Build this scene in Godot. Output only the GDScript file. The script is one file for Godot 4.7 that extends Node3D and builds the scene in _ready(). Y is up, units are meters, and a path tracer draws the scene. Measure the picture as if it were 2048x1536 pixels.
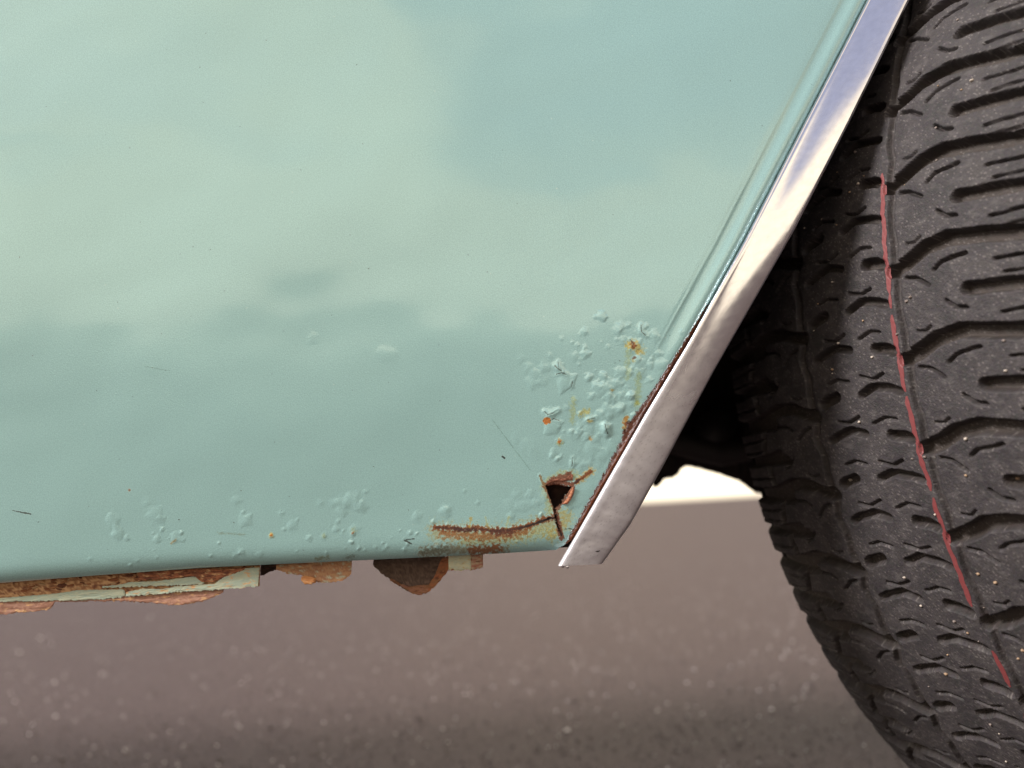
extends Node3D
# A close-up of the rusty lower corner of an old turquoise car's wing, its bright wheel-arch trim and a turned tyre. Units: metres; y up; the car's side faces +z.

const WHEEL_R := 0.368
const WHEEL_C := Vector3(0.5837, 0.3796, -0.1576)
const WHEEL_SIZE := 1.14           # the tread below is laid out on a wheel of radius WHEEL_R
const ROAD_Y := -0.0399
const WHEEL_YAW := 1.1436          # the wheel's axle, measured from +x towards +z
const PITCH_ANGLE := TAU / 56.0    # one repeat of the tread
const TEX_X := -380.0              # the wing's paint texture covers 600 x 600 mm from here
const TEX_Y := 230.0
const TEX_MM := 600.0
const TEX_N := 2048

var noise_a := FastNoiseLite.new()
var noise_b := FastNoiseLite.new()
var noise_c := FastNoiseLite.new()
var rng := RandomNumberGenerator.new()
var profile := PackedFloat32Array()
var car: Node3D
var paint_image: Image
var rust_image: Image
var PAINT := Color(0.600, 0.762, 0.757)
var bottom_edge: PackedVector2Array = [Vector2(-368.8, 260.3), Vector2(-286.5, 261.6), Vector2(-231.6, 262.8), Vector2(-176.7, 263.5), Vector2(-121.7, 263.0), Vector2(-55.8, 262.3), Vector2(-11.9, 262.0), Vector2(21.1, 262.2), Vector2(43.0, 261.8)]
var trim_left: PackedVector2Array = [Vector2(207.3, 550.7), Vector2(168.1, 485.5), Vector2(130.3, 422.1), Vector2(97.2, 370.2), Vector2(70.6, 331.6), Vector2(46.9, 295.6), Vector2(19.4, 253.9)]
var trim_right: PackedVector2Array = [Vector2(230.6, 549.3), Vector2(191.8, 482.8), Vector2(157.7, 425.9), Vector2(109.7, 353.4), Vector2(79.9, 305.7), Vector2(59.8, 274.8), Vector2(42.9, 253.6)]


func _ready() -> void:
	rng.seed = 7
	noise_a.seed = 3; noise_a.frequency = 1.0; noise_a.fractal_type = FastNoiseLite.FRACTAL_FBM; noise_a.fractal_octaves = 4
	noise_a.noise_type = FastNoiseLite.TYPE_SIMPLEX_SMOOTH
	noise_b.seed = 11; noise_b.frequency = 1.0; noise_b.fractal_type = FastNoiseLite.FRACTAL_NONE; noise_b.noise_type = FastNoiseLite.TYPE_SIMPLEX_SMOOTH
	noise_c.seed = 29; noise_c.frequency = 1.0; noise_c.noise_type = FastNoiseLite.TYPE_CELLULAR; noise_c.fractal_type = FastNoiseLite.FRACTAL_NONE
	set_camera()
	set_sky_and_sun()
	build_profile()
	build_road()
	car = Node3D.new()
	car.name = "car"
	add_child(car)
	car.set_meta("label", "old turquoise car with a rusty blistered wing corner, bright arch trim and turned wheel")
	car.set_meta("category", "car")
	build_wing()
	build_wing_rest()
	build_trim()
	build_torn_edges()
	build_flange()
	build_underside()
	build_wheel()


# ---------------------------------------------------------------- camera, sky, sun

func set_camera() -> void:
	var cam := Camera3D.new()
	cam.name = "camera"
	add_child(cam)
	cam.position = Vector3(0, 0.285, 0.44)
	var pitch := deg_to_rad(8.7)
	var roll := deg_to_rad(3.3)
	var up0 := Vector3(0, cos(pitch), sin(pitch))
	var back := Vector3(0, -sin(pitch), cos(pitch))
	var right := cos(roll) * Vector3.RIGHT - sin(roll) * up0
	var up := sin(roll) * Vector3.RIGHT + cos(roll) * up0
	cam.basis = Basis(right, up, back)
	cam.near = 0.02
	cam.far = 2000.0
	var lens := CameraAttributesPhysical.new()
	lens.frustum_focal_length = 25.734
	lens.frustum_focus_distance = 0.452
	lens.frustum_near = 0.02
	lens.frustum_far = 2000.0
	lens.exposure_aperture = 4.0
	cam.attributes = lens
	cam.fov = 50.0
	cam.current = true


func sky_color(d: Vector3) -> Color:
	if d.y < 0.0:
		return Color(0.16, 0.15, 0.15)
	var low := exp(-d.y * 14.0)
	var c := Color(0.31, 0.34, 0.46).lerp(Color(0.41, 0.41, 0.50), exp(-d.y * 2.6)).lerp(Color(1.05, 1.0, 0.95), low)
	var p := Vector2(d.x, d.z) / (d.y + 0.14)
	var n := noise_a.get_noise_3d(p.x * 0.46 + 5.1, p.y * 0.46, 5.0) + 0.35 * noise_a.get_noise_3d(p.x * 1.5, p.y * 1.5, 9.0)
	var cover := smoothstep(-0.04, 0.26, n)
	var tint := Color(1.20, 0.99, 0.69).lerp(Color(0.85, 0.72, 0.64), smoothstep(0.2, 0.6, n))
	# a bank of far cloud stands along the horizon on every side, its ragged top six to fourteen degrees up
	var flat := Vector2(d.x, d.z).normalized()
	var top := 0.17 + 0.11 * noise_b.get_noise_2d(flat.x * 1.3 + 0.0, flat.y * 1.3) + 0.05 * noise_a.get_noise_3d(flat.x * 3.0, d.y * 9.0, flat.y * 3.0)
	var bank := (1.0 - smoothstep(top - 0.07, top + 0.03, d.y)) * 0.92
	c = c.lerp(tint, cover * (0.35 + 0.65 * smoothstep(0.0, 0.18, d.y)))
	return c.lerp(Color(1.32, 1.12, 0.82), bank)


func set_sky_and_sun() -> void:
	var w := 1024
	var h := 512
	var data := PackedFloat32Array()
	data.resize(w * h * 3)
	for j in h:
		var polar := (j + 0.5) / h * PI
		for i in w:
			var turn := (i + 0.5) / w * TAU
			var c := sky_color(Vector3(sin(turn) * sin(polar), cos(polar), -cos(turn) * sin(polar)))
			var k := (j * w + i) * 3
			data[k] = c.r; data[k + 1] = c.g; data[k + 2] = c.b
	var im := Image.create_from_data(w, h, false, Image.FORMAT_RGBF, data.to_byte_array())
	var pano := PanoramaSkyMaterial.new()
	pano.panorama = ImageTexture.create_from_image(im)
	var env := Environment.new()
	env.background_mode = Environment.BG_SKY
	env.sky = Sky.new()
	env.sky.sky_material = pano
	env.tonemap_mode = Environment.TONE_MAPPER_LINEAR
	env.tonemap_exposure = 1.5
	env.sdfgi_enabled = true
	env.ssao_enabled = true
	env.ssil_enabled = true
	var world := WorldEnvironment.new()
	world.name = "world_environment"
	world.environment = env
	add_child(world)
	var sun := DirectionalLight3D.new()
	sun.name = "sun"
	sun.light_color = Color(1.0, 0.97, 0.95)
	sun.light_energy = 1.3
	sun.light_angular_distance = 16.0
	sun.shadow_enabled = true
	add_child(sun)
	sun.look_at_from_position(Vector3.ZERO, -Vector3(-0.88, 0.60, 0.38))


# ---------------------------------------------------------------- helpers

func part(called: String, mesh: Mesh, mat: Material, parent: Node3D) -> MeshInstance3D:
	var o := MeshInstance3D.new()
	o.name = called
	o.mesh = mesh
	if mat:
		o.material_override = mat
	parent.add_child(o, true)
	return o


func grid_mesh(p: PackedVector3Array, nx: int, ny: int, keep: PackedByteArray = PackedByteArray(), uv: PackedVector2Array = PackedVector2Array(), uv2: PackedVector2Array = PackedVector2Array(), color: PackedColorArray = PackedColorArray(), flip: bool = false) -> ArrayMesh:
	# a sheet of nx by ny points; keep marks the cells that stay
	var normals := PackedVector3Array()
	normals.resize(nx * ny)
	for j in ny:
		var j0 := maxi(j - 1, 0) * nx
		var j1 := mini(j + 1, ny - 1) * nx
		for i in nx:
			var a := p[j * nx + mini(i + 1, nx - 1)] - p[j * nx + maxi(i - 1, 0)]
			var b := p[j1 + i] - p[j0 + i]
			var n := a.cross(b).normalized()
			normals[j * nx + i] = -n if flip else n
	var index := PackedInt32Array()
	var has_keep := keep.size() > 0
	for j in ny - 1:
		for i in nx - 1:
			if has_keep and keep[j * (nx - 1) + i] == 0:
				continue
			var k := j * nx + i
			if flip:
				index.append_array([k, k + 1, k + nx + 1, k, k + nx + 1, k + nx])
			else:
				index.append_array([k, k + nx + 1, k + 1, k, k + nx, k + nx + 1])
	var a := []
	a.resize(Mesh.ARRAY_MAX)
	a[Mesh.ARRAY_VERTEX] = p
	a[Mesh.ARRAY_NORMAL] = normals
	a[Mesh.ARRAY_INDEX] = index
	if uv.size(): a[Mesh.ARRAY_TEX_UV] = uv
	if uv2.size(): a[Mesh.ARRAY_TEX_UV2] = uv2
	if color.size(): a[Mesh.ARRAY_COLOR] = color
	var m := ArrayMesh.new()
	m.add_surface_from_arrays(Mesh.PRIMITIVE_TRIANGLES, a)
	return m


func noise_texture(size: int, freq: float, octaves: int, seed_: int, normal := false, strength := 1.0, ramp: Gradient = null, kind := FastNoiseLite.TYPE_SIMPLEX_SMOOTH) -> NoiseTexture2D:
	var t := NoiseTexture2D.new()
	t.width = size
	t.height = size
	t.seamless = true
	t.seamless_blend_skirt = 0.1
	var n := FastNoiseLite.new()
	n.seed = seed_
	n.noise_type = kind
	n.frequency = freq
	n.fractal_octaves = octaves
	n.fractal_type = FastNoiseLite.FRACTAL_FBM if octaves > 1 else FastNoiseLite.FRACTAL_NONE
	t.noise = n
	t.as_normal_map = normal
	t.bump_strength = strength
	if ramp:
		t.color_ramp = ramp
	return t


func ramp2(stops: Array) -> Gradient:
	var g := Gradient.new()
	var off := PackedFloat32Array()
	var col := PackedColorArray()
	for s in stops:
		off.append(s[0]); col.append(s[1])
	g.offsets = off
	g.colors = col
	return g


func matte(c: Color, rough: float, vertex := false) -> StandardMaterial3D:
	var m := StandardMaterial3D.new()
	m.albedo_color = c
	m.roughness = rough
	m.vertex_color_use_as_albedo = vertex
	return m


func along(line: PackedVector2Array, x: float) -> float:
	# y at x on a line with rising x, held level beyond its ends
	if x <= line[0].x: return line[0].y
	for k in line.size() - 1:
		if x <= line[k + 1].x:
			return lerpf(line[k].y, line[k + 1].y, (x - line[k].x) / (line[k + 1].x - line[k].x))
	return line[line.size() - 1].y


# ---------------------------------------------------------------- shape of the wing

func build_profile() -> void:
	# z (mm) of the wing at each millimetre above its lower edge: leaning in towards the sill, rolled under at the edge
	var at := [0.0, 3.0, 6.0, 9.0, 13.0, 40.0, 140.0, 340.0, 600.0]
	var lean := [62.0, 36.0, 22.0, 13.0, 9.5, 9.0, 7.25, 3.0, 2.0]
	var z := 0.0
	for k in 701:
		profile.append(z)
		var v := k + 0.5
		var a: float = lean[8]
		for q in 8:
			if v < at[q + 1]:
				a = lerpf(lean[q], lean[q + 1], (v - at[q]) / (at[q + 1] - at[q]))
				break
		z += tan(deg_to_rad(a))
	var z0 := profile[100]
	for k in 701:
		profile[k] -= z0


func wing_z(v: float) -> float:
	if v < 0.0:
		return profile[0] + v * 2.0
	var k := mini(int(v), 699)
	return lerpf(profile[k], profile[k + 1], minf(v - k, 1.0))


func trim_base_z(y: float) -> float:
	var v := y - 262.0
	return wing_z(v) if v > 24.0 else wing_z(24.0) + (v - 24.0) * 0.158


func trim_x(y: float) -> float:
	# the left edge of the arch trim at height y (mm)
	var n := trim_left.size()
	for k in n - 1:
		if y >= trim_left[k + 1].y:
			var a := trim_left[k]
			var b := trim_left[k + 1]
			return lerpf(b.x, a.x, (y - b.y) / (a.y - b.y))
	return trim_left[n - 1].x


func rust_band(y: float) -> float:
	# width (mm) of bare rust along the trim
	var t := [[255.0, 2.0], [272.0, 2.7], [300.0, 3.2], [318.0, 4.0], [324.0, 5.2], [329.0, 5.8], [333.0, 4.4], [340.0, 3.6], [350.0, 2.9], [362.0, 2.2], [375.0, 1.7], [388.0, 0.8], [395.0, -1.0]]
	if y >= 395.0: return -1.0
	for k in t.size() - 1:
		if y < t[k + 1][0]:
			return lerpf(t[k][1], t[k + 1][1], clampf((y - t[k][0]) / (t[k + 1][0] - t[k][0]), 0.0, 1.0))
	return -1.0


# ---------------------------------------------------------------- colour of the wing

func dist_line(p: Vector2, pts: PackedVector2Array) -> float:
	if pts.size() == 1:
		return p.distance_to(pts[0])
	var best := 1e9
	for k in pts.size() - 1:
		best = minf(best, p.distance_squared_to(Geometry2D.get_closest_point_to_segment(p, pts[k], pts[k + 1])))
	return sqrt(best)


func stain(pts: PackedVector2Array, w: float, c: Color, strength: float, ragged: float, bare: float, soft := 0.5) -> void:
	# colours the paint near a line (mm); bare is how much of it is rust without gloss
	var lo := pts[0]
	var hi := pts[0]
	for q in pts:
		lo = lo.min(q); hi = hi.max(q)
	var reach := w * (1.0 + ragged)
	var k := TEX_N / TEX_MM
	var x0 := clampi(int((lo.x - reach - TEX_X) * k), 0, TEX_N - 1)
	var x1 := clampi(int((hi.x + reach - TEX_X) * k), 0, TEX_N - 1)
	var y0 := clampi(int((TEX_Y + TEX_MM - hi.y - reach) * k), 0, TEX_N - 1)
	var y1 := clampi(int((TEX_Y + TEX_MM - lo.y + reach) * k), 0, TEX_N - 1)
	for j in range(y0, y1 + 1):
		for i in range(x0, x1 + 1):
			var p := Vector2(TEX_X + (i + 0.5) / k, TEX_Y + TEX_MM - (j + 0.5) / k)
			var d := dist_line(p, pts) + w * ragged * (noise_a.get_noise_2d(p.x * 0.42, p.y * 0.42) * 1.3 + 0.35 * noise_b.get_noise_2d(p.x * 1.3, p.y * 1.3))
			var a := strength * (1.0 - smoothstep(w * (1.0 - soft), w, d))
			if a <= 0.004: continue
			var vary := 1.0 + 0.22 * noise_b.get_noise_2d(p.x * 1.1 + 50.0, p.y * 1.1)
			var old := paint_image.get_pixel(i, j)
			paint_image.set_pixel(i, j, old.lerp(Color(c.r * vary, c.g * vary, c.b * vary), a))
			if bare > 0.0:
				var o := rust_image.get_pixel(i / 2, j / 2)
				rust_image.set_pixel(i / 2, j / 2, o.lerp(Color(0, 0.92, 0.0), a * bare))


func paint_wing() -> void:
	paint_image = Image.create(TEX_N, TEX_N, false, Image.FORMAT_RGB8)
	paint_image.fill(PAINT)
	rust_image = Image.create(TEX_N / 2, TEX_N / 2, false, Image.FORMAT_RGB8)
	rust_image.fill(Color(0, 0.20, 0.12))
	var olive := Color(0.62, 0.62, 0.36)
	var rust := Color(0.47, 0.27, 0.14)
	var dark := Color(0.25, 0.135, 0.105)
	var orange := Color(0.66, 0.38, 0.13)
	stain([Vector2(-45.4, 275.6), Vector2(-25.4, 272.9), Vector2(-6.3, 272.3), Vector2(7.6, 275.2), Vector2(18.4, 277.2)], 7.5, Color(0.60, 0.54, 0.32), 0.55, 0.6, 0.3, 1.0)
	stain([Vector2(-30.9, 269.5), Vector2(-6.4, 270.2), Vector2(16.0, 273.1)], 6, olive, 0.4, 0.6, 0.2, 1.0)
	stain([Vector2(-53.7, 264.9), Vector2(-41.8, 265.9), Vector2(-27.0, 265.0), Vector2(-10.0, 264.0)], 4.5, Color(0.42, 0.36, 0.26), 0.6, 0.7, 0.5, 0.9)
	stain([Vector2(-27.0, 265.0), Vector2(-20.7, 264.1), Vector2(-13.1, 265.3)], 3.0, rust, 0.8, 0.7, 0.8, 0.6)
	stain([Vector2(-42.2, 274.9), Vector2(-30.7, 273.2), Vector2(-20.1, 271.8), Vector2(-7.4, 271.8), Vector2(3.3, 273.6)], 3.4, Color(0.52, 0.32, 0.16), 0.75, 0.8, 0.6, 0.8)
	stain([Vector2(15.2, 296.2), Vector2(17.9, 286.6), Vector2(16.6, 283.6)], 4.2, olive, 0.55, 0.6, 0.3, 1.0)
	stain([Vector2(17.5, 299.2), Vector2(24.0, 302.0), Vector2(30.4, 301.7)], 3.6, olive, 0.6, 0.5, 0.3, 0.9)
	stain([Vector2(22.8, 281.1), Vector2(26.0, 279.9), Vector2(21.3, 272.8), Vector2(16.9, 269.9)], 4.8, Color(0.66, 0.56, 0.24), 0.55, 0.7, 0.3, 1.0)
	stain([Vector2(32.3, 298.4), Vector2(40.6, 303.7)], 2.4, Color(0.74, 0.66, 0.42), 0.8, 0.7, 0.5, 0.7)
	stain([Vector2(64.1, 370.0), Vector2(63.7, 363.7), Vector2(62.8, 352.2)], 2.4, Color(0.60, 0.66, 0.44), 0.4, 0.7, 0, 1.0)
	stain([Vector2(68.7, 354.0), Vector2(68.0, 346.7), Vector2(66.9, 337.3)], 2.6, Color(0.58, 0.64, 0.42), 0.45, 0.6, 0, 1.0)
	stain([Vector2(67.0, 338.3)], 2.0, Color(0.62, 0.62, 0.28), 0.6, 0.3, 0, 0.8)
	stain([Vector2(65.2, 370.0), Vector2(67.8, 369.3), Vector2(69.7, 366.5)], 3.6, Color(0.70, 0.60, 0.26), 0.75, 0.6, 0.3, 0.8)
	stain([Vector2(66.3, 370.4), Vector2(67.2, 368.8)], 1.4, rust, 0.9, 0.9, 0.8, 0.5)
	stain([Vector2(66.9, 362.7)], 1.2, dark, 0.9, 0.5, 0.8, 0.6)
	stain([Vector2(66.5, 360.9)], 1.4, Color(0.70, 0.60, 0.3), 0.5, 0.5, 0.2, 0.9)
	stain([Vector2(32.6, 342.4), Vector2(32.3, 338.2), Vector2(31.6, 330.9)], 2.2, Color(0.64, 0.68, 0.44), 0.5, 0.8, 0, 1.0)
	stain([Vector2(36.5, 334.3), Vector2(39.8, 335.5)], 2.2, Color(0.68, 0.64, 0.32), 0.7, 0.7, 0.2, 0.8)
	stain([Vector2(40.3, 330.2), Vector2(41.6, 330.6)], 1.5, Color(0.72, 0.64, 0.34), 0.7, 0.7, 0.3, 0.8)
	stain([Vector2(60.5, 330.3), Vector2(60.1, 324.6)], 2.2, Color(0.66, 0.46, 0.18), 0.85, 0.6, 0.6, 0.7)
	stain([Vector2(60.5, 327.2)], 1.5, rust, 0.9, 0.6, 0.7, 0.5)
	stain([Vector2(17.1, 331.6), Vector2(18.4, 331.9)], 2.0, orange, 0.95, 0.4, 0.8, 0.35)
	stain([Vector2(24.0, 319.8)], 2.6, olive, 0.6, 0.5, 0.2, 0.9)
	stain([Vector2(24.1, 320.4)], 1.4, orange, 0.9, 0.5, 0.7, 0.5)
	stain([Vector2(40.8, 320.8)], 1.6, Color(0.72, 0.52, 0.28), 0.7, 0.6, 0.3, 0.8)
	stain([Vector2(54.0, 346.2)], 1.2, Color(0.7, 0.6, 0.32), 0.7, 0.6, 0.2, 0.8)
	stain([Vector2(-46.3, 277.9), Vector2(-38.9, 277.5), Vector2(-31.5, 276.4), Vector2(-23.1, 276.2), Vector2(-14.7, 274.7), Vector2(-6.2, 274.4), Vector2(1.3, 275.5), Vector2(7.8, 277.3), Vector2(13.2, 279.0), Vector2(19.4, 280.1)], 1.9, rust, 0.95, 0.75, 0.9, 0.45)
	stain([Vector2(-35.8, 276.9), Vector2(-30.5, 276.0), Vector2(-25.2, 276.0)], 1.4, dark, 0.8, 0.8, 0.9, 0.5)
	stain([Vector2(-14.7, 273.8), Vector2(-9.4, 273.7), Vector2(-5.2, 273.3)], 2.4, Color(0.37, 0.205, 0.14), 0.85, 0.8, 0.9, 0.6)
	stain([Vector2(-0.9, 274.9), Vector2(7.8, 277.0), Vector2(13.2, 278.7), Vector2(18.5, 279.7)], 0.7, Color(0.14, 0.075, 0.06), 0.95, 0.4, 1.0, 0.4)
	stain([Vector2(-45.3, 277.9), Vector2(-38.9, 277.3), Vector2(-31.6, 276.2), Vector2(-23.1, 276.0), Vector2(-14.7, 274.6), Vector2(-6.2, 274.3), Vector2(1.3, 275.4)], 0.8, dark, 0.75, 1.0, 0.9, 0.5)
	stain([Vector2(-18.5, 281.9), Vector2(-17.9, 278.2), Vector2(-16.7, 275.8)], 0.8, olive, 0.4, 0.7, 0.8, 0.6)
	stain([Vector2(-26.4, 282.4), Vector2(-27.3, 277.2)], 1.0, Color(0.66, 0.56, 0.26), 0.7, 0.7, 0.3, 0.8)
	stain([Vector2(-5.8, 281.7), Vector2(-7.7, 275.5)], 0.8, olive, 0.4, 0.7, 0.5, 0.7)
	stain([Vector2(10.4, 277.6), Vector2(16.4, 279.6)], 0.7, Color(0.12, 0.06, 0.05), 0.95, 0.3, 1.0, 0.4)
	stain([Vector2(19.5, 282.4), Vector2(20.5, 277.1), Vector2(22.1, 268.6)], 1.7, Color(0.42, 0.25, 0.18), 0.95, 0.5, 0.9, 0.4)
	stain([Vector2(19.9, 281.3), Vector2(20.6, 276.0), Vector2(22.0, 270.1)], 0.6, Color(0.12, 0.06, 0.05), 0.95, 0.3, 1.0, 0.4)
	stain([Vector2(31.2, 297.9), Vector2(34.5, 299.8), Vector2(40.3, 303.6)], 1.1, rust, 0.95, 0.6, 0.9, 0.4)
	stain([Vector2(28.5, 296.0), Vector2(33.4, 299.4)], 0.7, dark, 0.95, 0.4, 0.9, 0.4)
	stain([Vector2(14.4, 297.3), Vector2(17.5, 298.7), Vector2(23.8, 298.4), Vector2(29.1, 297.0)], 1.4, Color(0.46, 0.28, 0.21), 0.95, 0.6, 0.9, 0.4)
	stain([Vector2(14.4, 297.3), Vector2(17.0, 289.8), Vector2(19.2, 283.9)], 1.2, Color(0.50, 0.38, 0.26), 0.95, 0.6, 0.9, 0.5)
	stain([Vector2(29.6, 296.5), Vector2(25.5, 290.4), Vector2(19.6, 283.9)], 1.5, Color(0.46, 0.29, 0.21), 0.9, 0.6, 0.9, 0.4)
	stain([Vector2(12.2, 302.7), Vector2(14.4, 296.8)], 0.8, Color(0.50, 0.42, 0.28), 0.9, 0.5, 0.6, 0.5)
	stain([Vector2(18.6, 299.7), Vector2(28.3, 302.3)], 2.0, Color(0.46, 0.28, 0.21), 0.9, 0.5, 0.9, 0.4)
	stain([Vector2(23.8, 360.8), Vector2(25.3, 359.1), Vector2(27.3, 357.6)], 0.28, Color(0.16, 0.20, 0.18), 0.75, 0.6, 0.3, 0.6)
	stain([Vector2(25.7, 362.6), Vector2(25.5, 359.4)], 0.28, Color(0.16, 0.20, 0.18), 0.75, 0.6, 0.3, 0.6)
	stain([Vector2(24.3, 356.3), Vector2(27.3, 356.9), Vector2(29.8, 355.7)], 0.28, Color(0.16, 0.20, 0.18), 0.75, 0.6, 0.3, 0.6)
	stain([Vector2(32.8, 351.8), Vector2(31.9, 349.0)], 0.28, Color(0.16, 0.20, 0.18), 0.75, 0.6, 0.3, 0.6)
	stain([Vector2(16.9, 336.5), Vector2(18.5, 334.8), Vector2(21.8, 335.7)], 0.28, Color(0.16, 0.20, 0.18), 0.75, 0.6, 0.3, 0.6)
	stain([Vector2(19.4, 331.4), Vector2(21.6, 332.6), Vector2(24.5, 331.5)], 0.28, Color(0.16, 0.20, 0.18), 0.75, 0.6, 0.3, 0.6)
	stain([Vector2(71.6, 380.1), Vector2(71.7, 376.4), Vector2(73.9, 374.2)], 0.28, Color(0.16, 0.20, 0.18), 0.75, 0.6, 0.3, 0.6)
	stain([Vector2(65.3, 372.6), Vector2(66.9, 370.1)], 0.28, Color(0.16, 0.20, 0.18), 0.75, 0.6, 0.3, 0.6)
	stain([Vector2(48.9, 327.8), Vector2(49.5, 324.7), Vector2(50.2, 322.7)], 0.28, Color(0.16, 0.20, 0.18), 0.75, 0.6, 0.3, 0.6)
	stain([Vector2(30.6, 311.1), Vector2(29.8, 306.4)], 0.28, Color(0.16, 0.20, 0.18), 0.75, 0.6, 0.3, 0.6)
	stain([Vector2(24.0, 273.2), Vector2(27.2, 273.5), Vector2(29.7, 271.8)], 0.28, Color(0.16, 0.20, 0.18), 0.75, 0.6, 0.3, 0.6)
	stain([Vector2(39.5, 330.7), Vector2(43.8, 331.6)], 0.28, Color(0.16, 0.20, 0.18), 0.75, 0.6, 0.3, 0.6)
	stain([Vector2(-135.1, 279.0)], 1.8, Color(0.70, 0.56, 0.22), 0.8, 0.5, 0.3, 0.8)
	stain([Vector2(-135.1, 278.8)], 0.8, orange, 0.9, 0.4, 0.6, 0.5)
	stain([Vector2(-106.5, 276.9)], 2.0, Color(0.52, 0.58, 0.40), 0.5, 0.6, 0.2, 0.9)
	stain([Vector2(-90.9, 277.7)], 1.0, rust, 0.8, 0.6, 0.6, 0.6)
	stain([Vector2(-90.3, 279.2)], 2.2, Color(0.56, 0.60, 0.42), 0.5, 0.6, 0.2, 0.9)
	stain([Vector2(-187.0, 279.4), Vector2(-189.5, 277.8)], 0.9, Color(0.56, 0.46, 0.28), 0.6, 0.5, 0.2, 0.8)
	stain([Vector2(-210.7, 307.6)], 0.9, Color(0.52, 0.36, 0.26), 0.8, 0.5, 0.5, 0.7)
	stain([Vector2(-164.1, 281.9), Vector2(-149.9, 280.2)], 0.8, Color(0.42, 0.48, 0.40), 0.4, 0.9, 0.2, 1.0)
	stain([Vector2(-53.0, 265.8), Vector2(-39.8, 266.2)], 2.4, Color(0.34, 0.38, 0.33), 0.6, 0.7, 0.3, 0.9)
	stain([Vector2(-95.3, 264.6), Vector2(-91.6, 265.0)], 2.0, Color(0.34, 0.40, 0.36), 0.5, 0.7, 0.3, 0.9)
	stain([Vector2(-112.0, 264.9), Vector2(-106.0, 265.2)], 1.6, Color(0.40, 0.42, 0.30), 0.5, 0.8, 0.3, 0.9)
	stain([Vector2(-273.9, 300.2), Vector2(-269.4, 299.1)], 0.28, Color(0.16, 0.20, 0.18), 0.85, 0.4, 0.3, 0.4)
	stain([Vector2(-269.8, 299.1), Vector2(-264.2, 297.8)], 0.45, Color(0.16, 0.20, 0.18), 0.85, 0.4, 0.3, 0.4)
	stain([Vector2(-62.9, 272.1), Vector2(-59.5, 270.3)], 0.5, Color(0.16, 0.20, 0.18), 0.85, 0.4, 0.3, 0.4)
	stain([Vector2(-62.0, 272.5), Vector2(-57.8, 272.7)], 0.35, Color(0.16, 0.20, 0.18), 0.85, 0.4, 0.3, 0.4)
	stain([Vector2(-7.5, 314.0), Vector2(-6.3, 313.0)], 0.62, Color(0.12, 0.15, 0.14), 0.9, 0.3, 0.3, 0.4)
	stain([Vector2(-263.5, 436.1)], 0.4, Color(0.20, 0.25, 0.23), 0.8, 0.3, 0.2, 0.5)
	stain([Vector2(-258.9, 382.7)], 0.4, Color(0.20, 0.25, 0.23), 0.8, 0.3, 0.2, 0.5)
	stain([Vector2(-184.8, 290.3)], 0.5, Color(0.20, 0.25, 0.23), 0.8, 0.3, 0.2, 0.5)
	stain([Vector2(-124.0, 299.2)], 0.3, Color(0.20, 0.25, 0.23), 0.8, 0.3, 0.2, 0.5)
	stain([Vector2(-155.1, 287.0)], 0.4, Color(0.20, 0.25, 0.23), 0.8, 0.3, 0.2, 0.5)
	stain([Vector2(-77.5, 312.7)], 0.35, Color(0.20, 0.25, 0.23), 0.8, 0.3, 0.2, 0.5)
	stain([Vector2(-150.0, 303.9)], 0.3, Color(0.20, 0.25, 0.23), 0.8, 0.3, 0.2, 0.5)
	stain([Vector2(-118.5, 270.1)], 0.35, Color(0.20, 0.25, 0.23), 0.8, 0.3, 0.2, 0.5)
	stain([Vector2(-60.0, 288.3)], 0.35, Color(0.20, 0.25, 0.23), 0.8, 0.3, 0.2, 0.5)
	stain([Vector2(-224.0, 276.4)], 0.3, Color(0.20, 0.25, 0.23), 0.8, 0.3, 0.2, 0.5)
	stain([Vector2(-124.8, 549.3)], 0.35, Color(0.20, 0.25, 0.23), 0.8, 0.3, 0.2, 0.5)
	stain([Vector2(-38.3, 375.7)], 0.3, Color(0.20, 0.25, 0.23), 0.8, 0.3, 0.2, 0.5)
	stain([Vector2(-41.3, 319.4)], 0.3, Color(0.20, 0.25, 0.23), 0.8, 0.3, 0.2, 0.5)
	stain([Vector2(-194.3, 372.3)], 0.35, Color(0.20, 0.25, 0.23), 0.8, 0.3, 0.2, 0.5)
	stain([Vector2(-83.4, 438.0)], 0.28, Color(0.20, 0.25, 0.23), 0.8, 0.3, 0.2, 0.5)
	stain([Vector2(2.2, 479.8)], 0.3, Color(0.20, 0.25, 0.23), 0.8, 0.3, 0.2, 0.5)
	stain([Vector2(-232.8, 300.0)], 0.3, Color(0.20, 0.25, 0.23), 0.8, 0.3, 0.2, 0.5)
	stain([Vector2(-192.9, 430.7)], 0.25, Color(0.20, 0.25, 0.23), 0.8, 0.3, 0.2, 0.5)
	stain([Vector2(-198.3, 373.3), Vector2(-184.9, 370.1)], 0.25, Color(0.38, 0.52, 0.48), 0.6, 0.6, 0.1, 0.6)
	stain([Vector2(-11.7, 333.9), Vector2(7.1, 306.0)], 0.25, Color(0.38, 0.52, 0.48), 0.6, 0.6, 0.1, 0.6)
	# dust and small chips all over
	for s in 170:
		var at := Vector2(rng.randf_range(-300, 180), rng.randf_range(266, 580))
		var pale := rng.randf() < 0.45
		stain([at, at + Vector2(rng.randf_range(-0.5, 0.5), rng.randf_range(-0.3, 0.3))], rng.randf_range(0.14, 0.3), Color(0.75, 0.82, 0.78) if pale else Color(0.26, 0.33, 0.31), rng.randf_range(0.35, 0.8), 0.4, 0.1)
	# bare rust along the trim
	var k := TEX_N / TEX_MM
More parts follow.
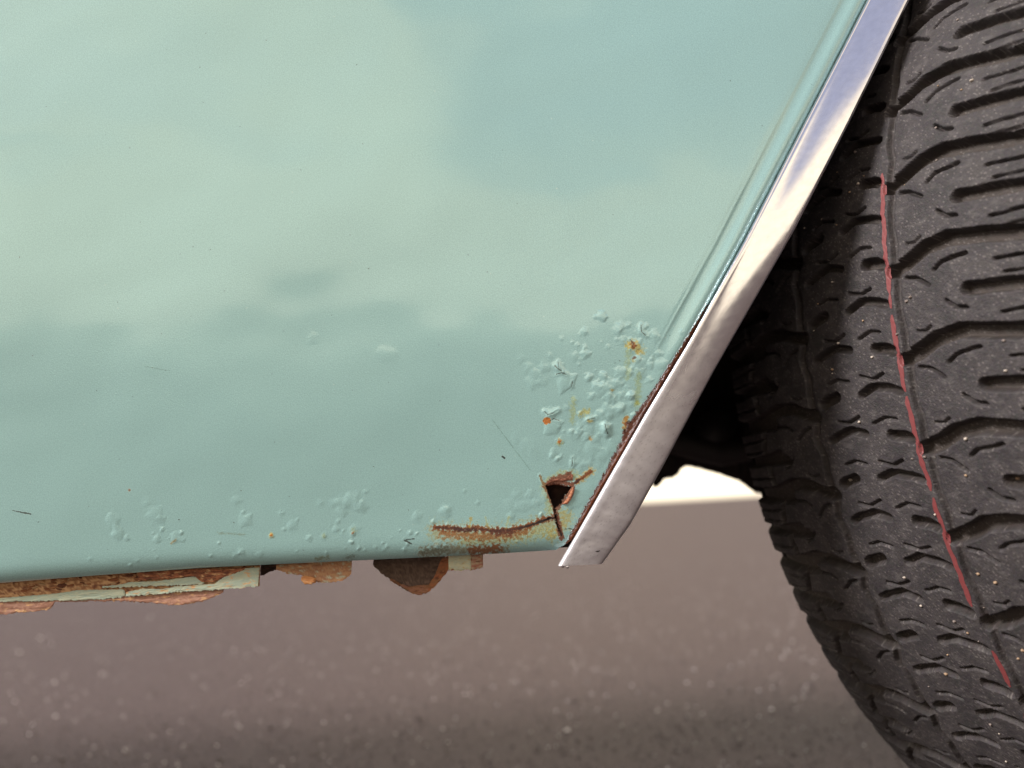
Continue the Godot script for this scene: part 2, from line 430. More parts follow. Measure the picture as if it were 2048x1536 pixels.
	for j in range(int((TEX_Y + TEX_MM - 400.0) * k), TEX_N - 60):
		var y := TEX_Y + TEX_MM - (j + 0.5) / k
		var xt := trim_x(y)
		for i in range(int((xt - 16.0 - TEX_X) * k), int((xt + 12.0 - TEX_X) * k)):
			var x := TEX_X + (i + 0.5) / k
			var d := (xt - x) * 0.84
			var edge := rust_band(y) * (1.0 + 0.30 * noise_a.get_noise_2d(x * 0.35, y * 0.35)) + 0.5 * noise_b.get_noise_2d(x * 1.1, y * 1.1)
			if d < edge:
				var n := noise_a.get_noise_2d(x * 0.8, y * 0.8)
				var c := Color(0.36, 0.195, 0.125).lerp(Color(0.48, 0.29, 0.19), clampf(0.5 + n, 0, 1))
				if (y < 318.0 or noise_a.get_noise_2d(x * 0.12, y * 0.06) > 0.05) and d < edge * 0.6:
					c = c.lerp(Color(0.55, 0.29, 0.12), 0.75)
				paint_image.set_pixel(i, j, c)
				rust_image.set_pixel(i / 2, j / 2, Color(0, 0.9, 0))


func wing_material() -> StandardMaterial3D:
	var m := StandardMaterial3D.new()
	m.resource_name = "turquoise_paint"
	m.albedo_texture = ImageTexture.create_from_image(paint_image)
	m.roughness = 1.0
	m.roughness_texture = ImageTexture.create_from_image(rust_image)
	m.roughness_texture_channel = BaseMaterial3D.TEXTURE_CHANNEL_GREEN
	m.metallic = 1.0
	m.metallic_texture = m.roughness_texture
	m.metallic_texture_channel = BaseMaterial3D.TEXTURE_CHANNEL_BLUE
	m.metallic_specular = 0.5
	m.clearcoat_enabled = true
	m.clearcoat = 1.0
	m.clearcoat_roughness = 0.075
	m.normal_enabled = true
	m.normal_texture = noise_texture(2048, 0.36, 2, 5, true, 2.0)
	m.normal_scale = 0.17
	m.detail_enabled = true
	m.detail_blend_mode = BaseMaterial3D.BLEND_MODE_MUL
	m.detail_uv_layer = BaseMaterial3D.DETAIL_UV_2
	m.detail_albedo = noise_texture(1024, 0.42, 2, 8, false, 1.0, ramp2([[0.2, Color(0.88, 0.88, 0.88)], [0.8, Color(1, 1, 1)]]))
	return m


# ---------------------------------------------------------------- the wing

var xs := PackedFloat32Array()
var vs := PackedFloat32Array()
var relief := PackedFloat32Array()


func span(list: PackedFloat32Array, lo: float, hi: float) -> Vector2i:
	return Vector2i(list.bsearch(lo), mini(list.bsearch(hi), list.size() - 1))


func blister(c: Vector2, r: float, h: float, flat: float) -> void:
	# raises the paint by h (mm) within about r of c; flat 1 is a dome with a crisp rim, 0 a soft bump
	var ix := span(xs, c.x - r * 1.5, c.x + r * 1.5)
	var iv := span(vs, c.y - r * 1.5 - 262.5, c.y + r * 1.5 - 260.0)
	for j in range(iv.x, iv.y + 1):
		for i in range(ix.x, ix.y + 1):
			var p := Vector2(xs[i], vs[j] + along(bottom_edge, xs[i]))
			var d := p.distance_to(c) / r * (1.0 + 0.36 * noise_b.get_noise_2d(p.x * 0.85 / r + c.x, p.y * 0.85 / r + c.y))
			if d >= 1.0: continue
			var q := 1.0 - d * d
			relief[j * xs.size() + i] += h * lerpf(q * q, sqrt(q) * (0.75 + 0.25 * q), flat)


func crack(pts: PackedVector2Array, w: float, h: float, wide: float) -> void:
	# paint lifted into a tent along a line, split open at the ridge
	var lo := pts[0]
	var hi := pts[0]
	for q in pts:
		lo = lo.min(q); hi = hi.max(q)
	var ix := span(xs, lo.x - w, hi.x + w)
	var iv := span(vs, lo.y - w - 262.5, hi.y + w - 260.0)
	for j in range(iv.x, iv.y + 1):
		for i in range(ix.x, ix.y + 1):
			var p := Vector2(xs[i], vs[j] + along(bottom_edge, xs[i]))
			var d := dist_line(p, pts)
			if d < w:
				var t := 1.0 - d / w
				relief[j * xs.size() + i] += h * t * t - (0.3 * h + 0.12) * (1.0 - smoothstep(wide * 0.4, wide, d))


func build_wing() -> void:
	paint_wing()
	var x := -380.0
	while x < 238.0:
		xs.append(x)
		x += 2.0 if x < -296.0 else 0.62 if x < 0.0 else 0.45 if x < 132.0 else 0.9
	var v := 0.0
	while v < 330.0:
		vs.append(v)
		v += 0.45 if v < 135.0 else 1.4
	var nx := xs.size()
	var ny := vs.size()
	relief.resize(nx * ny)
	relief.fill(0.0)
	var bumps := [
		[50.7, 386.1, 2.53, 0.75, 1.0], [28.3, 375.2, 1.48, 0.20, 0.2], [34.7, 365.4, 2.53, 0.30, 0.2], [21.4, 366.2, 1.90, 0.25, 0.3], [9.4, 360.5, 3.16, 0.35, 0.2], [12.9, 356.1, 3.80, 0.40, 0.2],
		[17.9, 360.1, 2.95, 0.40, 0.3], [11.1, 352.0, 3.16, 0.45, 0.3], [17.0, 353.3, 2.74, 0.35, 0.3], [5.5, 365.5, 2.53, 0.20, 0.2], [28.6, 351.9, 4.43, 0.85, 0.9], [26.3, 359.0, 2.74, 0.50, 0.3],
		[20.8, 328.9, 4.43, 0.80, 0.9], [19.6, 335.6, 3.16, 0.50, 0.2], [24.1, 320.4, 1.90, 0.50, 0.6], [30.7, 325.2, 1.48, 0.40, 0.4], [71.4, 377.0, 2.74, 0.50, 0.2], [93.1, 375.2, 1.16, 0.35, 0.7],
		[80.9, 358.5, 3.16, 0.45, 0.8], [74.6, 350.3, 1.69, 0.40, 0.5], [58.7, 377.2, 3.16, 0.35, 0.2], [61.1, 372.3, 2.32, 0.30, 0.2], [69.5, 370.8, 2.11, 0.40, 0.3], [59.0, 355.6, 2.95, 0.55, 0.3],
		[54.4, 349.0, 2.74, 0.50, 0.3], [49.5, 346.7, 4.22, 0.95, 0.5], [45.9, 349.0, 2.74, 0.60, 0.4], [42.4, 343.4, 1.90, 0.45, 0.5], [51.9, 342.4, 2.74, 0.70, 0.5], [57.6, 349.9, 2.32, 0.50, 0.3],
		[54.4, 340.6, 1.48, 0.40, 0.5], [51.4, 335.0, 4.43, 0.75, 0.3], [46.5, 333.2, 2.74, 0.55, 0.3], [57.8, 335.5, 3.16, 0.50, 0.3], [40.6, 330.9, 2.95, 0.60, 0.3], [39.2, 325.3, 3.16, 0.50, 0.3],
		[46.8, 329.0, 3.16, 0.50, 0.3], [49.6, 325.5, 3.59, 0.80, 0.1], [35.1, 327.6, 2.53, 0.45, 0.3], [32.7, 322.5, 2.53, 0.40, 0.3], [40.7, 314.7, 4.22, 0.60, 0.3], [46.3, 311.2, 4.43, 0.60, 0.3],
		[51.4, 316.2, 3.80, 0.55, 0.3], [43.1, 319.8, 2.74, 0.45, 0.3], [30.8, 308.4, 1.90, 0.50, 0.4], [38.1, 307.0, 2.74, 0.50, 0.2], [6.0, 319.8, 4.22, 0.35, 0.1], [0.9, 323.2, 3.16, 0.25, 0.1],
		[10.0, 315.4, 4.22, 0.30, 0.1], [-39.4, 286.8, 2.95, 0.50, 0.3], [-22.3, 290.0, 1.27, 0.35, 0.5], [-5.5, 286.9, 4.22, 0.35, 0.2], [-0.9, 293.0, 2.53, 0.40, 0.3], [6.6, 293.1, 2.11, 0.45, 0.4],
		[2.0, 287.5, 3.59, 0.45, 0.3], [8.4, 288.2, 2.95, 0.45, 0.3], [14.1, 291.1, 2.74, 0.45, 0.3], [-4.7, 281.6, 2.32, 0.50, 0.3], [-29.3, 296.7, 1.05, 0.35, 0.6], [-22.5, 271.1, 1.69, 0.50, 0.5],
		[-45.4, 268.2, 0.95, 0.30, 0.5], [-47.2, 281.1, 1.27, 0.40, 0.5], [58.3, 343.0, 1.69, 0.40, 0.4], [63.3, 342.2, 1.90, 0.45, 0.2], [60.4, 326.1, 1.69, 0.35, 0.3], [68.8, 359.2, 3.59, 0.50, 0.2],
		[69.0, 354.0, 2.74, 0.50, 0.3], [66.1, 367.8, 3.16, 0.40, 0.2], [36.2, 291.9, 5.27, 0.50, 0.2], [31.7, 286.9, 3.80, 0.40, 0.2], [26.3, 285.1, 2.74, 0.50, 0.3], [-220.8, 291.9, 3.32, 0.60, 0.4],
		[-218.3, 284.7, 3.32, 0.80, 0.5], [-219.2, 288.9, 2.37, 0.40, 0.3], [-213.7, 281.9, 1.42, 0.50, 0.6], [-197.4, 293.6, 4.27, 0.60, 0.4], [-194.6, 291.0, 2.37, 0.50, 0.4], [-201.2, 300.3, 2.37, 0.30, 0.3],
		[-197.4, 280.6, 2.14, 0.60, 0.5], [-187.5, 280.4, 2.61, 0.60, 0.3], [-183.4, 279.2, 1.42, 0.40, 0.4], [-148.5, 287.6, 3.08, 0.65, 0.6], [-149.8, 292.0, 1.19, 0.40, 0.5], [-152.6, 298.7, 2.37, 0.40, 0.3],
		[-129.0, 290.5, 1.42, 0.40, 0.4], [-124.0, 283.5, 2.85, 0.50, 0.3], [-152.4, 271.1, 1.90, 0.55, 0.6], [-155.8, 269.3, 1.31, 0.40, 0.5], [-142.5, 268.8, 1.90, 0.40, 0.4], [-90.5, 295.7, 4.27, 0.55, 0.3],
		[-87.1, 292.6, 3.56, 0.55, 0.3], [-94.1, 294.2, 3.56, 0.50, 0.3], [-98.9, 294.4, 2.61, 0.50, 0.4], [-96.2, 289.6, 2.61, 0.50, 0.4], [-85.0, 291.5, 2.85, 0.50, 0.4], [-107.2, 294.9, 1.66, 0.35, 0.4],
		[-98.3, 284.4, 1.19, 0.40, 0.5], [-90.3, 278.6, 2.85, 0.60, 0.2], [-99.7, 280.3, 1.66, 0.50, 0.5], [-114.9, 276.5, 1.42, 0.60, 0.6], [-106.5, 276.9, 1.66, 0.50, 0.4], [-55.9, 284.3, 2.61, 0.50, 0.3],
		[-135.1, 278.8, 1.19, 0.70, 0.6], [-82.5, 299.4, 1.19, 0.40, 0.5], [-40.6, 286.4, 2.85, 0.50, 0.3], [-234.1, 271.8, 1.07, 0.40, 0.5], [-208.7, 269.6, 1.07, 0.40, 0.5], [-85.1, 268.2, 0.83, 0.40, 0.5],
		[-45.6, 268.4, 1.66, 0.50, 0.5], [-47.2, 280.9, 1.66, 0.30, 0.3], [-66.5, 372.5, 5.40, 0.28, 0.1], [-106.7, 383.7, 2.97, 0.20, 0.3], [-194.3, 371.7, 2.70, 0.15, 0.2],
	]
	for b in bumps:
		blister(Vector2(b[0], b[1]), b[2] * 1.25, b[3] * 0.42, b[4])
	# a field of small blisters where the rust works under the paint
	var zone: PackedVector2Array = [Vector2(27.4, 374.7), Vector2(49.5, 381.5), Vector2(73.9, 380.1), Vector2(88.1, 368.5), Vector2(66.9, 332.1), Vector2(46.3, 303.7), Vector2(31.1, 299.2), Vector2(13.1, 316.3), Vector2(27.9, 337.0), Vector2(34.5, 358.1)]
	for k in 230:
		var c := Vector2(rng.randf_range(15, 100), rng.randf_range(275, 395))
		if Geometry2D.is_point_in_polygon(c, zone):
			var r := rng.randf_range(0.9, 3.6) * rng.randf_range(0.6, 1.0)
			blister(c, r, r * rng.randf_range(0.05, 0.12), rng.randf() * 0.6)
	for k in 60:
		var c := Vector2(rng.randf_range(-215, 20), 267.0 + 26.0 * rng.randf() * rng.randf())
		var r := rng.randf_range(0.5, 1.5)
		blister(c, r, r * rng.randf_range(0.12, 0.25), 0.4)
	crack([Vector2(23.8, 360.8), Vector2(25.3, 359.1), Vector2(27.3, 357.6)], 3.2, 0.5, 0.55)
	crack([Vector2(25.7, 362.8), Vector2(25.5, 359.4)], 2.5, 0.4, 0.45)
	crack([Vector2(24.3, 356.3), Vector2(27.3, 356.9), Vector2(29.8, 355.7)], 1.6, 0.2, 0.5)
	crack([Vector2(32.8, 351.8), Vector2(31.5, 348.2), Vector2(29.9, 347.6)], 1.6, 0.2, 0.6)
	crack([Vector2(16.7, 336.5), Vector2(18.5, 334.8), Vector2(21.8, 335.7), Vector2(24.0, 336.8)], 3.0, 0.6, 0.5)
	crack([Vector2(19.4, 331.4), Vector2(21.6, 332.6), Vector2(24.5, 331.5)], 1.5, 0.2, 0.6)
	crack([Vector2(71.6, 380.1), Vector2(71.7, 376.4), Vector2(73.9, 374.2)], 2.5, 0.4, 0.45)
	crack([Vector2(65.3, 372.6), Vector2(66.5, 370.4), Vector2(69.3, 368.1)], 2.0, 0.4, 0.5)
	crack([Vector2(48.9, 327.8), Vector2(49.5, 324.7), Vector2(50.2, 322.7)], 3.4, 0.7, 0.55)
	crack([Vector2(45.4, 322.6), Vector2(49.6, 322.6)], 2.0, 0.3, 0.4)
	crack([Vector2(30.6, 311.1), Vector2(29.8, 306.4)], 2.4, 0.35, 0.5)
	crack([Vector2(39.5, 330.7), Vector2(44.3, 331.8)], 2.5, 0.4, 0.5)
	crack([Vector2(61.9, 342.3), Vector2(64.0, 341.5)], 2.0, 0.35, 0.5)
	crack([Vector2(-12.4, 331.3), Vector2(-1.3, 321.3), Vector2(8.0, 308.2), Vector2(13.4, 301.6)], 1.6, 0.12, 0.2)
	crack([Vector2(-46.3, 277.9), Vector2(-38.9, 277.5), Vector2(-31.5, 276.4), Vector2(-23.1, 276.2), Vector2(-14.7, 274.7), Vector2(-6.2, 274.4), Vector2(1.3, 275.5), Vector2(7.8, 277.3), Vector2(12.1, 278.6)], 2.2, 0.35, 0.9)
	crack([Vector2(12.1, 278.6), Vector2(16.4, 279.9), Vector2(19.4, 279.7)], 2.0, 0.4, 1.3)
	crack([Vector2(19.3, 284.5), Vector2(19.8, 279.7), Vector2(21.4, 274.4), Vector2(22.9, 267.4)], 2.2, 0.4, 1.2)
	crack([Vector2(31.2, 297.9), Vector2(34.5, 299.8), Vector2(40.0, 303.7)], 2.2, 0.5, 1.1)
	crack([Vector2(12.2, 302.7), Vector2(13.3, 299.0), Vector2(14.4, 297.3)], 1.8, 0.4, 0.7)
	crack([Vector2(24.0, 273.2), Vector2(27.2, 273.5), Vector2(29.7, 271.8)], 1.0, 0.15, 0.4)
	var hole: PackedVector2Array = [Vector2(14.3, 297.9), Vector2(16.3, 297.5), Vector2(20.5, 298.0), Vector2(22.7, 297.6), Vector2(25.0, 296.8), Vector2(26.1, 296.1), Vector2(29.3, 295.7), Vector2(26.5, 292.0), Vector2(25.1, 291.4), Vector2(22.6, 286.7), Vector2(19.4, 284.4), Vector2(18.1, 284.7), Vector2(17.5, 287.0), Vector2(15.6, 292.6)]
	var hole2: PackedVector2Array = [Vector2(18.1, 284.7), Vector2(19.7, 284.2), Vector2(19.4, 280.6), Vector2(20.3, 280.1), Vector2(20.9, 274.1), Vector2(21.7, 270.9), Vector2(21.2, 270.9), Vector2(19.2, 276.0), Vector2(18.9, 279.7), Vector2(12.0, 278.3), Vector2(15.3, 279.7), Vector2(18.5, 279.9), Vector2(18.2, 283.4)]
	var p := PackedVector3Array(); p.resize(nx * ny)
	var uv := PackedVector2Array(); uv.resize(nx * ny)
	var uv2 := PackedVector2Array(); uv2.resize(nx * ny)
	var keep := PackedByteArray(); keep.resize((nx - 1) * (ny - 1)); keep.fill(1)
	for j in ny:
		for i in nx:
			var px := xs[i]
			var py := vs[j] + along(bottom_edge, px)
			var d := (trim_x(py) - px) * 0.84
			var z := wing_z(vs[j]) + relief[j * nx + i]
			# pressed edge beside the trim: a crease, a shallow hollow and a rounded return
			if d < 26.0:
				z += smoothstep(335.0, 400.0, py) * (0.16 * exp(-pow((d - 13.0) / 0.8, 2.0)) - 0.5 * (1.0 - smoothstep(10.0, 16.0, d)) + 0.5 * exp(-pow((d - 5.0) / 2.8, 2.0)))
				if d < 4.0:
					z -= 3.0 * (1.0 - sqrt(maxf(0.0, 1.0 - pow((4.0 - maxf(d, 0.0)) / 4.0, 2.0))))
				var edge := rust_band(py) * (1.0 + 0.30 * noise_a.get_noise_2d(px * 0.35, py * 0.35)) + 0.5 * noise_b.get_noise_2d(px * 1.1, py * 1.1)
				z -= 0.9 * (1.0 - smoothstep(edge - 0.5, edge + 0.1, d)) - 0.35 * noise_a.get_noise_2d(px * 0.6, py * 0.6) * (1.0 - smoothstep(edge - 0.5, edge, d))
			# broad unevenness of old pressed steel, and the small waves of the paint
			z += 0.9 * noise_b.get_noise_2d(px * 0.006, py * 0.008 + 40.0) + 0.10 * noise_b.get_noise_2d(px * 0.022, py * 0.03)
			p[j * nx + i] = Vector3(px, py, z) * 0.001
			uv[j * nx + i] = Vector2((px - TEX_X) / TEX_MM, (TEX_Y + TEX_MM - py) / TEX_MM)
			uv2[j * nx + i] = Vector2(px, py) / 300.0
			if i < nx - 1 and j < ny - 1:
				var q := Vector2(px + 0.9 * noise_a.get_noise_2d(px * 0.45, py * 0.45), py + 0.9 * noise_a.get_noise_2d(px * 0.45 + 60.0, py * 0.45))
				if d < -7.0 or (vs[j] < 7.0 and d < 5.0 - vs[j]):
					keep[j * (nx - 1) + i] = 0
				elif px > 10.0 and px < 50.0 and py < 315.0 and (Geometry2D.is_point_in_polygon(q, hole) or Geometry2D.is_point_in_polygon(q, hole2)):
					keep[j * (nx - 1) + i] = 0
	var paint := wing_material()
	part("wing_panel", grid_mesh(p, nx, ny, keep, uv, uv2), paint, car).set_meta("label", "turquoise wing panel with rust blisters and a torn hole")
	# the lower edge turned in under the wing
	var lip := PackedVector3Array()
	var lip_color := PackedColorArray()
	for j in 6:
		for i in nx:
			var t := j / 5.0
			var yb := along(bottom_edge, xs[i])
			lip.append(Vector3(xs[i], yb - 0.6 * sin(t * PI) + t * 1.2, profile[0] - 0.05 - t * 9.0) * 0.001)
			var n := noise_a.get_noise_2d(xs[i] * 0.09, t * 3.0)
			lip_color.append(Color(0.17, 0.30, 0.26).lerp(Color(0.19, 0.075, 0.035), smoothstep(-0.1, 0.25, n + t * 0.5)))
	var lipm := matte(Color.WHITE, 0.75, true)
	var keep2 := PackedByteArray(); keep2.resize((nx - 1) * 5)
	for j in 5:
		for i in nx - 1:
			keep2[j * (nx - 1) + i] = 1 if xs[i] < 14.0 else 0
	part("wing_lower_lip", grid_mesh(lip, nx, 6, keep2, PackedVector2Array(), PackedVector2Array(), lip_color, true), lipm, car)


func plain_paint() -> StandardMaterial3D:
	var m := StandardMaterial3D.new()
	m.resource_name = "turquoise_paint_plain"
	m.albedo_color = Color(PAINT.r * 0.955, PAINT.g * 0.955, PAINT.b * 0.955)
	m.roughness = 0.20
	m.metallic = 0.12
	m.metallic_specular = 0.5
	m.clearcoat_enabled = true
	m.clearcoat = 1.0
	m.clearcoat_roughness = 0.075
	m.uv1_triplanar = true
	m.uv1_scale = Vector3.ONE / 0.6
	m.normal_enabled = true
	m.normal_texture = noise_texture(2048, 0.36, 2, 5, true, 2.0)
	m.normal_scale = 0.17
	return m


func arch_line(side: int) -> PackedVector2Array:
	# the whole wheel arch from its rear lower end over the wheel to its front lower end (mm); side 0 outer edge, 1 inner edge
	var out := PackedVector2Array()
	var list := trim_left if side == 0 else trim_right
	for k in range(list.size() - 1, -1, -1):
		out.append(list[k])
	var rest := [[250, 622], [292, 692], [335, 748], [392, 792], [470, 818], [580, 826], [690, 812], [775, 765], [830, 690], [868, 590], [895, 470], [915, 340], [922, 262]]
	for k in rest.size():
		var a := Vector2(rest[k][0], rest[k][1])
		if side == 1:
			var b := Vector2(rest[mini(k + 1, rest.size() - 1)][0], rest[mini(k + 1, rest.size() - 1)][1])
			var c := Vector2(rest[maxi(k - 1, 0)][0], rest[maxi(k - 1, 0)][1])
			var t := (b - c).normalized()
			a += Vector2(t.y, -t.x) * 20.0
		out.append(a)
	return out


func build_wing_rest() -> void:
	# the wing beyond the close-up: above it, over the wheel and towards the door
	var opening := arch_line(0)
	opening.append(Vector2(922, 100)); opening.append(Vector2(22, 100))
	var m := plain_paint()
	var nx := 166
	var ny := 76
	var p := PackedVector3Array()
	var keep := PackedByteArray(); keep.resize((nx - 1) * (ny - 1))
	for j in ny:
		for i in nx:
			var q := Vector2(-650.0 + i * 10.0, 262.5 + j * 10.0)
			var z := wing_z(q.y - 262.0) - maxf(0.0, q.y - 900.0) * maxf(0.0, q.y - 900.0) * 0.004
			z += 0.9 * noise_b.get_noise_2d(q.x * 0.006, q.y * 0.008 + 40.0) + 0.10 * noise_b.get_noise_2d(q.x * 0.022, q.y * 0.03)
			p.append(Vector3(q.x, q.y, z - 0.12) * 0.001)
			if i < nx - 1 and j < ny - 1:
				var c := q + Vector2(5, 5)
				var close := q.x > -385.0 and q.x < 230.0 and q.y < 580.0
				keep[j * (nx - 1) + i] = 0 if close or Geometry2D.is_point_in_polygon(c, opening) else 1
	part("upper_wing_panel", grid_mesh(p, nx, ny, keep), m, car)


# ---------------------------------------------------------------- bright trim

func chrome() -> StandardMaterial3D:
	var m := StandardMaterial3D.new()
	m.resource_name = "bright_trim_metal"
	m.albedo_texture = trim_wear(true)
	m.metallic = 1.0
	m.roughness = 1.0
	m.roughness_texture = trim_wear()
	return m


func trim_wear(tone := false) -> ImageTexture:
	# polish along the strip: bright above, dulled by road dirt towards the lower end (u across, v up from 230 mm over 600 mm)
	var im := Image.create(64, 1024, false, Image.FORMAT_RGB8)
	for j in 1024:
		var y := 230.0 + 600.0 * (j + 0.5) / 1024.0
		for i in 64:
			var n := noise_a.get_noise_2d(i * 0.05, y * 0.14)
			if tone:
				# stained and pitted metal
				var v := 0.84 + 0.03 * noise_a.get_noise_2d(i * 0.06 + 9.0, y * 0.19) - 0.12 * smoothstep(0.6, 0.85, noise_b.get_noise_2d(i * 0.30, y * 0.95)) * (1.0 - smoothstep(300.0, 460.0, y))
				im.set_pixel(i, j, Color(v, v, v * 1.03))
				continue
			var r := lerpf(0.42, 0.11, smoothstep(285.0, 400.0, y)) + 0.04 * n + 0.2 * (1.0 - smoothstep(6.0, 14.0, i)) * (1.0 - smoothstep(330.0, 420.0, y))
			im.set_pixel(i, j, Color(r, r, r))
	return ImageTexture.create_from_image(im)


func build_trim() -> void:
	var left := arch_line(0)
	var right := arch_line(1)
	# resample finely
	var seg := PackedVector2Array()
	var segr := PackedVector2Array()
	for k in left.size() - 1:
		var steps := int(maxf(2.0, left[k].distance_to(left[k + 1]) / (0.9 if left[k + 1].y < 580.0 and left[k].x < 240.0 else 8.0)))
		for s in steps:
			var t := float(s) / steps
			seg.append(left[k].lerp(left[k + 1], t)); segr.append(right[k].lerp(right[k + 1], t))
	seg.append(left[left.size() - 1]); segr.append(right[right.size() - 1])
	var cut := [[0.0, -4.0], [0.0, -1.0], [0.0, 0.1], [0.012, 0.85], [0.03, 1.35], [0.05, 1.6], [0.075, 1.73], [0.11, 1.78], [0.145, 1.72], [0.18, 1.7], [0.26, 1.72], [0.35, 1.8], [0.45, 1.9], [0.55, 1.95], [0.65, 1.95], [0.75, 1.85], [0.85, 1.7], [0.92, 1.5], [0.965, 1.25], [0.99, 0.7], [1.0, 0.0], [1.0, -1.2], [1.02, -4.0], [1.05, -9.0]]
	var nx := cut.size()
	var ny := seg.size()
	var p := PackedVector3Array()
	var uv := PackedVector2Array()
	for j in ny:
		var l := seg[j]
		var r := segr[j]
		var low := 1.0 - smoothstep(290.0, 375.0, l.y) if l.x < 300.0 else 0.0
		for i in nx:
			var q: float = cut[i][0]
			var h: float = cut[i][1]
			if i > 20:
				q = 1.0 + (q - 1.0) * (1.0 + 0.3 * low)
			var s := l.lerp(r, q)
			var z := trim_base_z(lerpf(l.y, r.y, minf(q, 1.0))) + 1.2 + h
			if i > 2 and i < 20:
				z += low * (0.09 * noise_b.get_noise_2d(s.x * 0.09, s.y * 0.09) + 0.04 * noise_b.get_noise_2d(s.x * 0.24, s.y * 0.3)) + 0.10 * noise_b.get_noise_2d(s.x * 0.012, s.y * 0.012)
			p.append(Vector3(s.x, s.y, z) * 0.001)
			uv.append(Vector2(clampf(q, 0.0, 1.0), (s.y - 230.0) / 600.0))
	var o := part("arch_trim", grid_mesh(p, nx, ny, PackedByteArray(), uv), chrome(), car)
	o.set_meta("label", "bright metal trim strip along the wheel arch edge")
	# the closed lower end of the strip
	var cap := SurfaceTool.new()
	cap.begin(Mesh.PRIMITIVE_TRIANGLES)
	var mid := Vector3.ZERO
	for i in nx: mid += p[i] / nx
	for i in nx - 1:
		cap.add_vertex(p[i]); cap.add_vertex(mid + Vector3(0, 0.001, -0.0012)); cap.add_vertex(p[i + 1])
	cap.generate_normals()
	part("trim_end", cap.commit(), chrome(), o)
	# beads of folded metal at the corners of the end
	for c in [[21.7, 254.1, 1.1], [24.2, 253.2, 0.9]]:
		var b := SphereMesh.new()
		b.radius = c[2] * 0.001; b.height = c[2] * 0.002; b.radial_segments = 24; b.rings = 12
		var f := part("folded_corner", b, chrome(), o)
		f.position = Vector3(c[0], c[1], trim_base_z(c[1]) + 2.2) * 0.001
		f.scale = Vector3(1, 1.3, 0.8)
	# small nail hole near the lower end
	var hole := CylinderMesh.new()
	hole.top_radius = 0.0017; hole.bottom_radius = 0.0014; hole.height = 0.0004; hole.radial_segments = 20
	var nail := part("nail_hole", hole, matte(Color(0.10, 0.075, 0.07), 0.8), o)
	nail.position = Vector3(40.8, 261.8, 0.0) * 0.001 + Vector3(0, 0, (trim_base_z(261.8) + 2.85) * 0.001)
	nail.rotation.x = PI / 2
	# scratches: hair-thin lines cut by rubbing, slightly proud burrs
	var sm := StandardMaterial3D.new()
	sm.albedo_color = Color(0.95, 0.92, 0.9); sm.metallic = 1.0; sm.roughness = 0.45
	for k in 16:
		var t := rng.randf_range(0.16, 0.95)
		var y := rng.randf_range(300.0, 470.0)
		var a := Vector2(trim_x(y) + 3.0 + 17.0 * t, y)
		var dirv := Vector2(0.54, 0.84).rotated(rng.randf_range(-0.35, 0.25))
		var len_ := rng.randf_range(4.0, 14.0)
		var st := SurfaceTool.new()
		st.begin(Mesh.PRIMITIVE_TRIANGLES)
		var n := Vector2(-dirv.y, dirv.x) * rng.randf_range(0.03, 0.07)
		var ok := true
		var quad := []
		for e in [0.0, 1.0]:
			for sgn in [-1.0, 1.0]:
				var s: Vector2 = a + dirv * len_ * e + n * sgn * (1.0 - 0.7 * e)
				var off := (s.x - trim_x(s.y)) / 22.0
				if off > 0.9 or off < 0.2: ok = false
				quad.append(Vector3(s.x, s.y, trim_base_z(s.y - off * 6.0) + 3.27) * 0.001)
		if not ok: continue
		for q in [0, 1, 2, 1, 3, 2]: st.add_vertex(quad[q])
		st.generate_normals()
		part("scratch", st.commit(), sm, o)


# ---------------------------------------------------------------- torn steel round the hole

func ribbon(a: PackedVector2Array, b: PackedVector2Array, za: float, zb: float, bulge: float, c1: Color, c2: Color) -> ArrayMesh:
	# a curled strip of steel between two edges (mm), za and zb its heights off the wing's surface
	var nu := 28
	var nv := 12
	var p := PackedVector3Array()
	var col := PackedColorArray()
	for j in nv:
		var t := j / (nv - 1.0)
		for i in nu:
			var s := i / (nu - 1.0)
			var q := point_on(a, s).lerp(point_on(b, s), t)
			var n := noise_a.get_noise_2d(q.x * 0.7, q.y * 0.7)
			var z := wing_z(q.y - along(bottom_edge, q.x)) + lerpf(za, zb, t) + bulge * sin(t * PI) + 0.3 * n
			p.append(Vector3(q.x, q.y, z) * 0.001)
			col.append(c1.lerp(c2, clampf(0.5 + 1.4 * n, 0, 1)))
	return grid_mesh(p, nu, nv, PackedByteArray(), PackedVector2Array(), PackedVector2Array(), col)


func point_on(l: PackedVector2Array, t: float) -> Vector2:
	var f := t * (l.size() - 1)
	var k := mini(int(f), l.size() - 2)
	return l[k].lerp(l[k + 1], f - k)


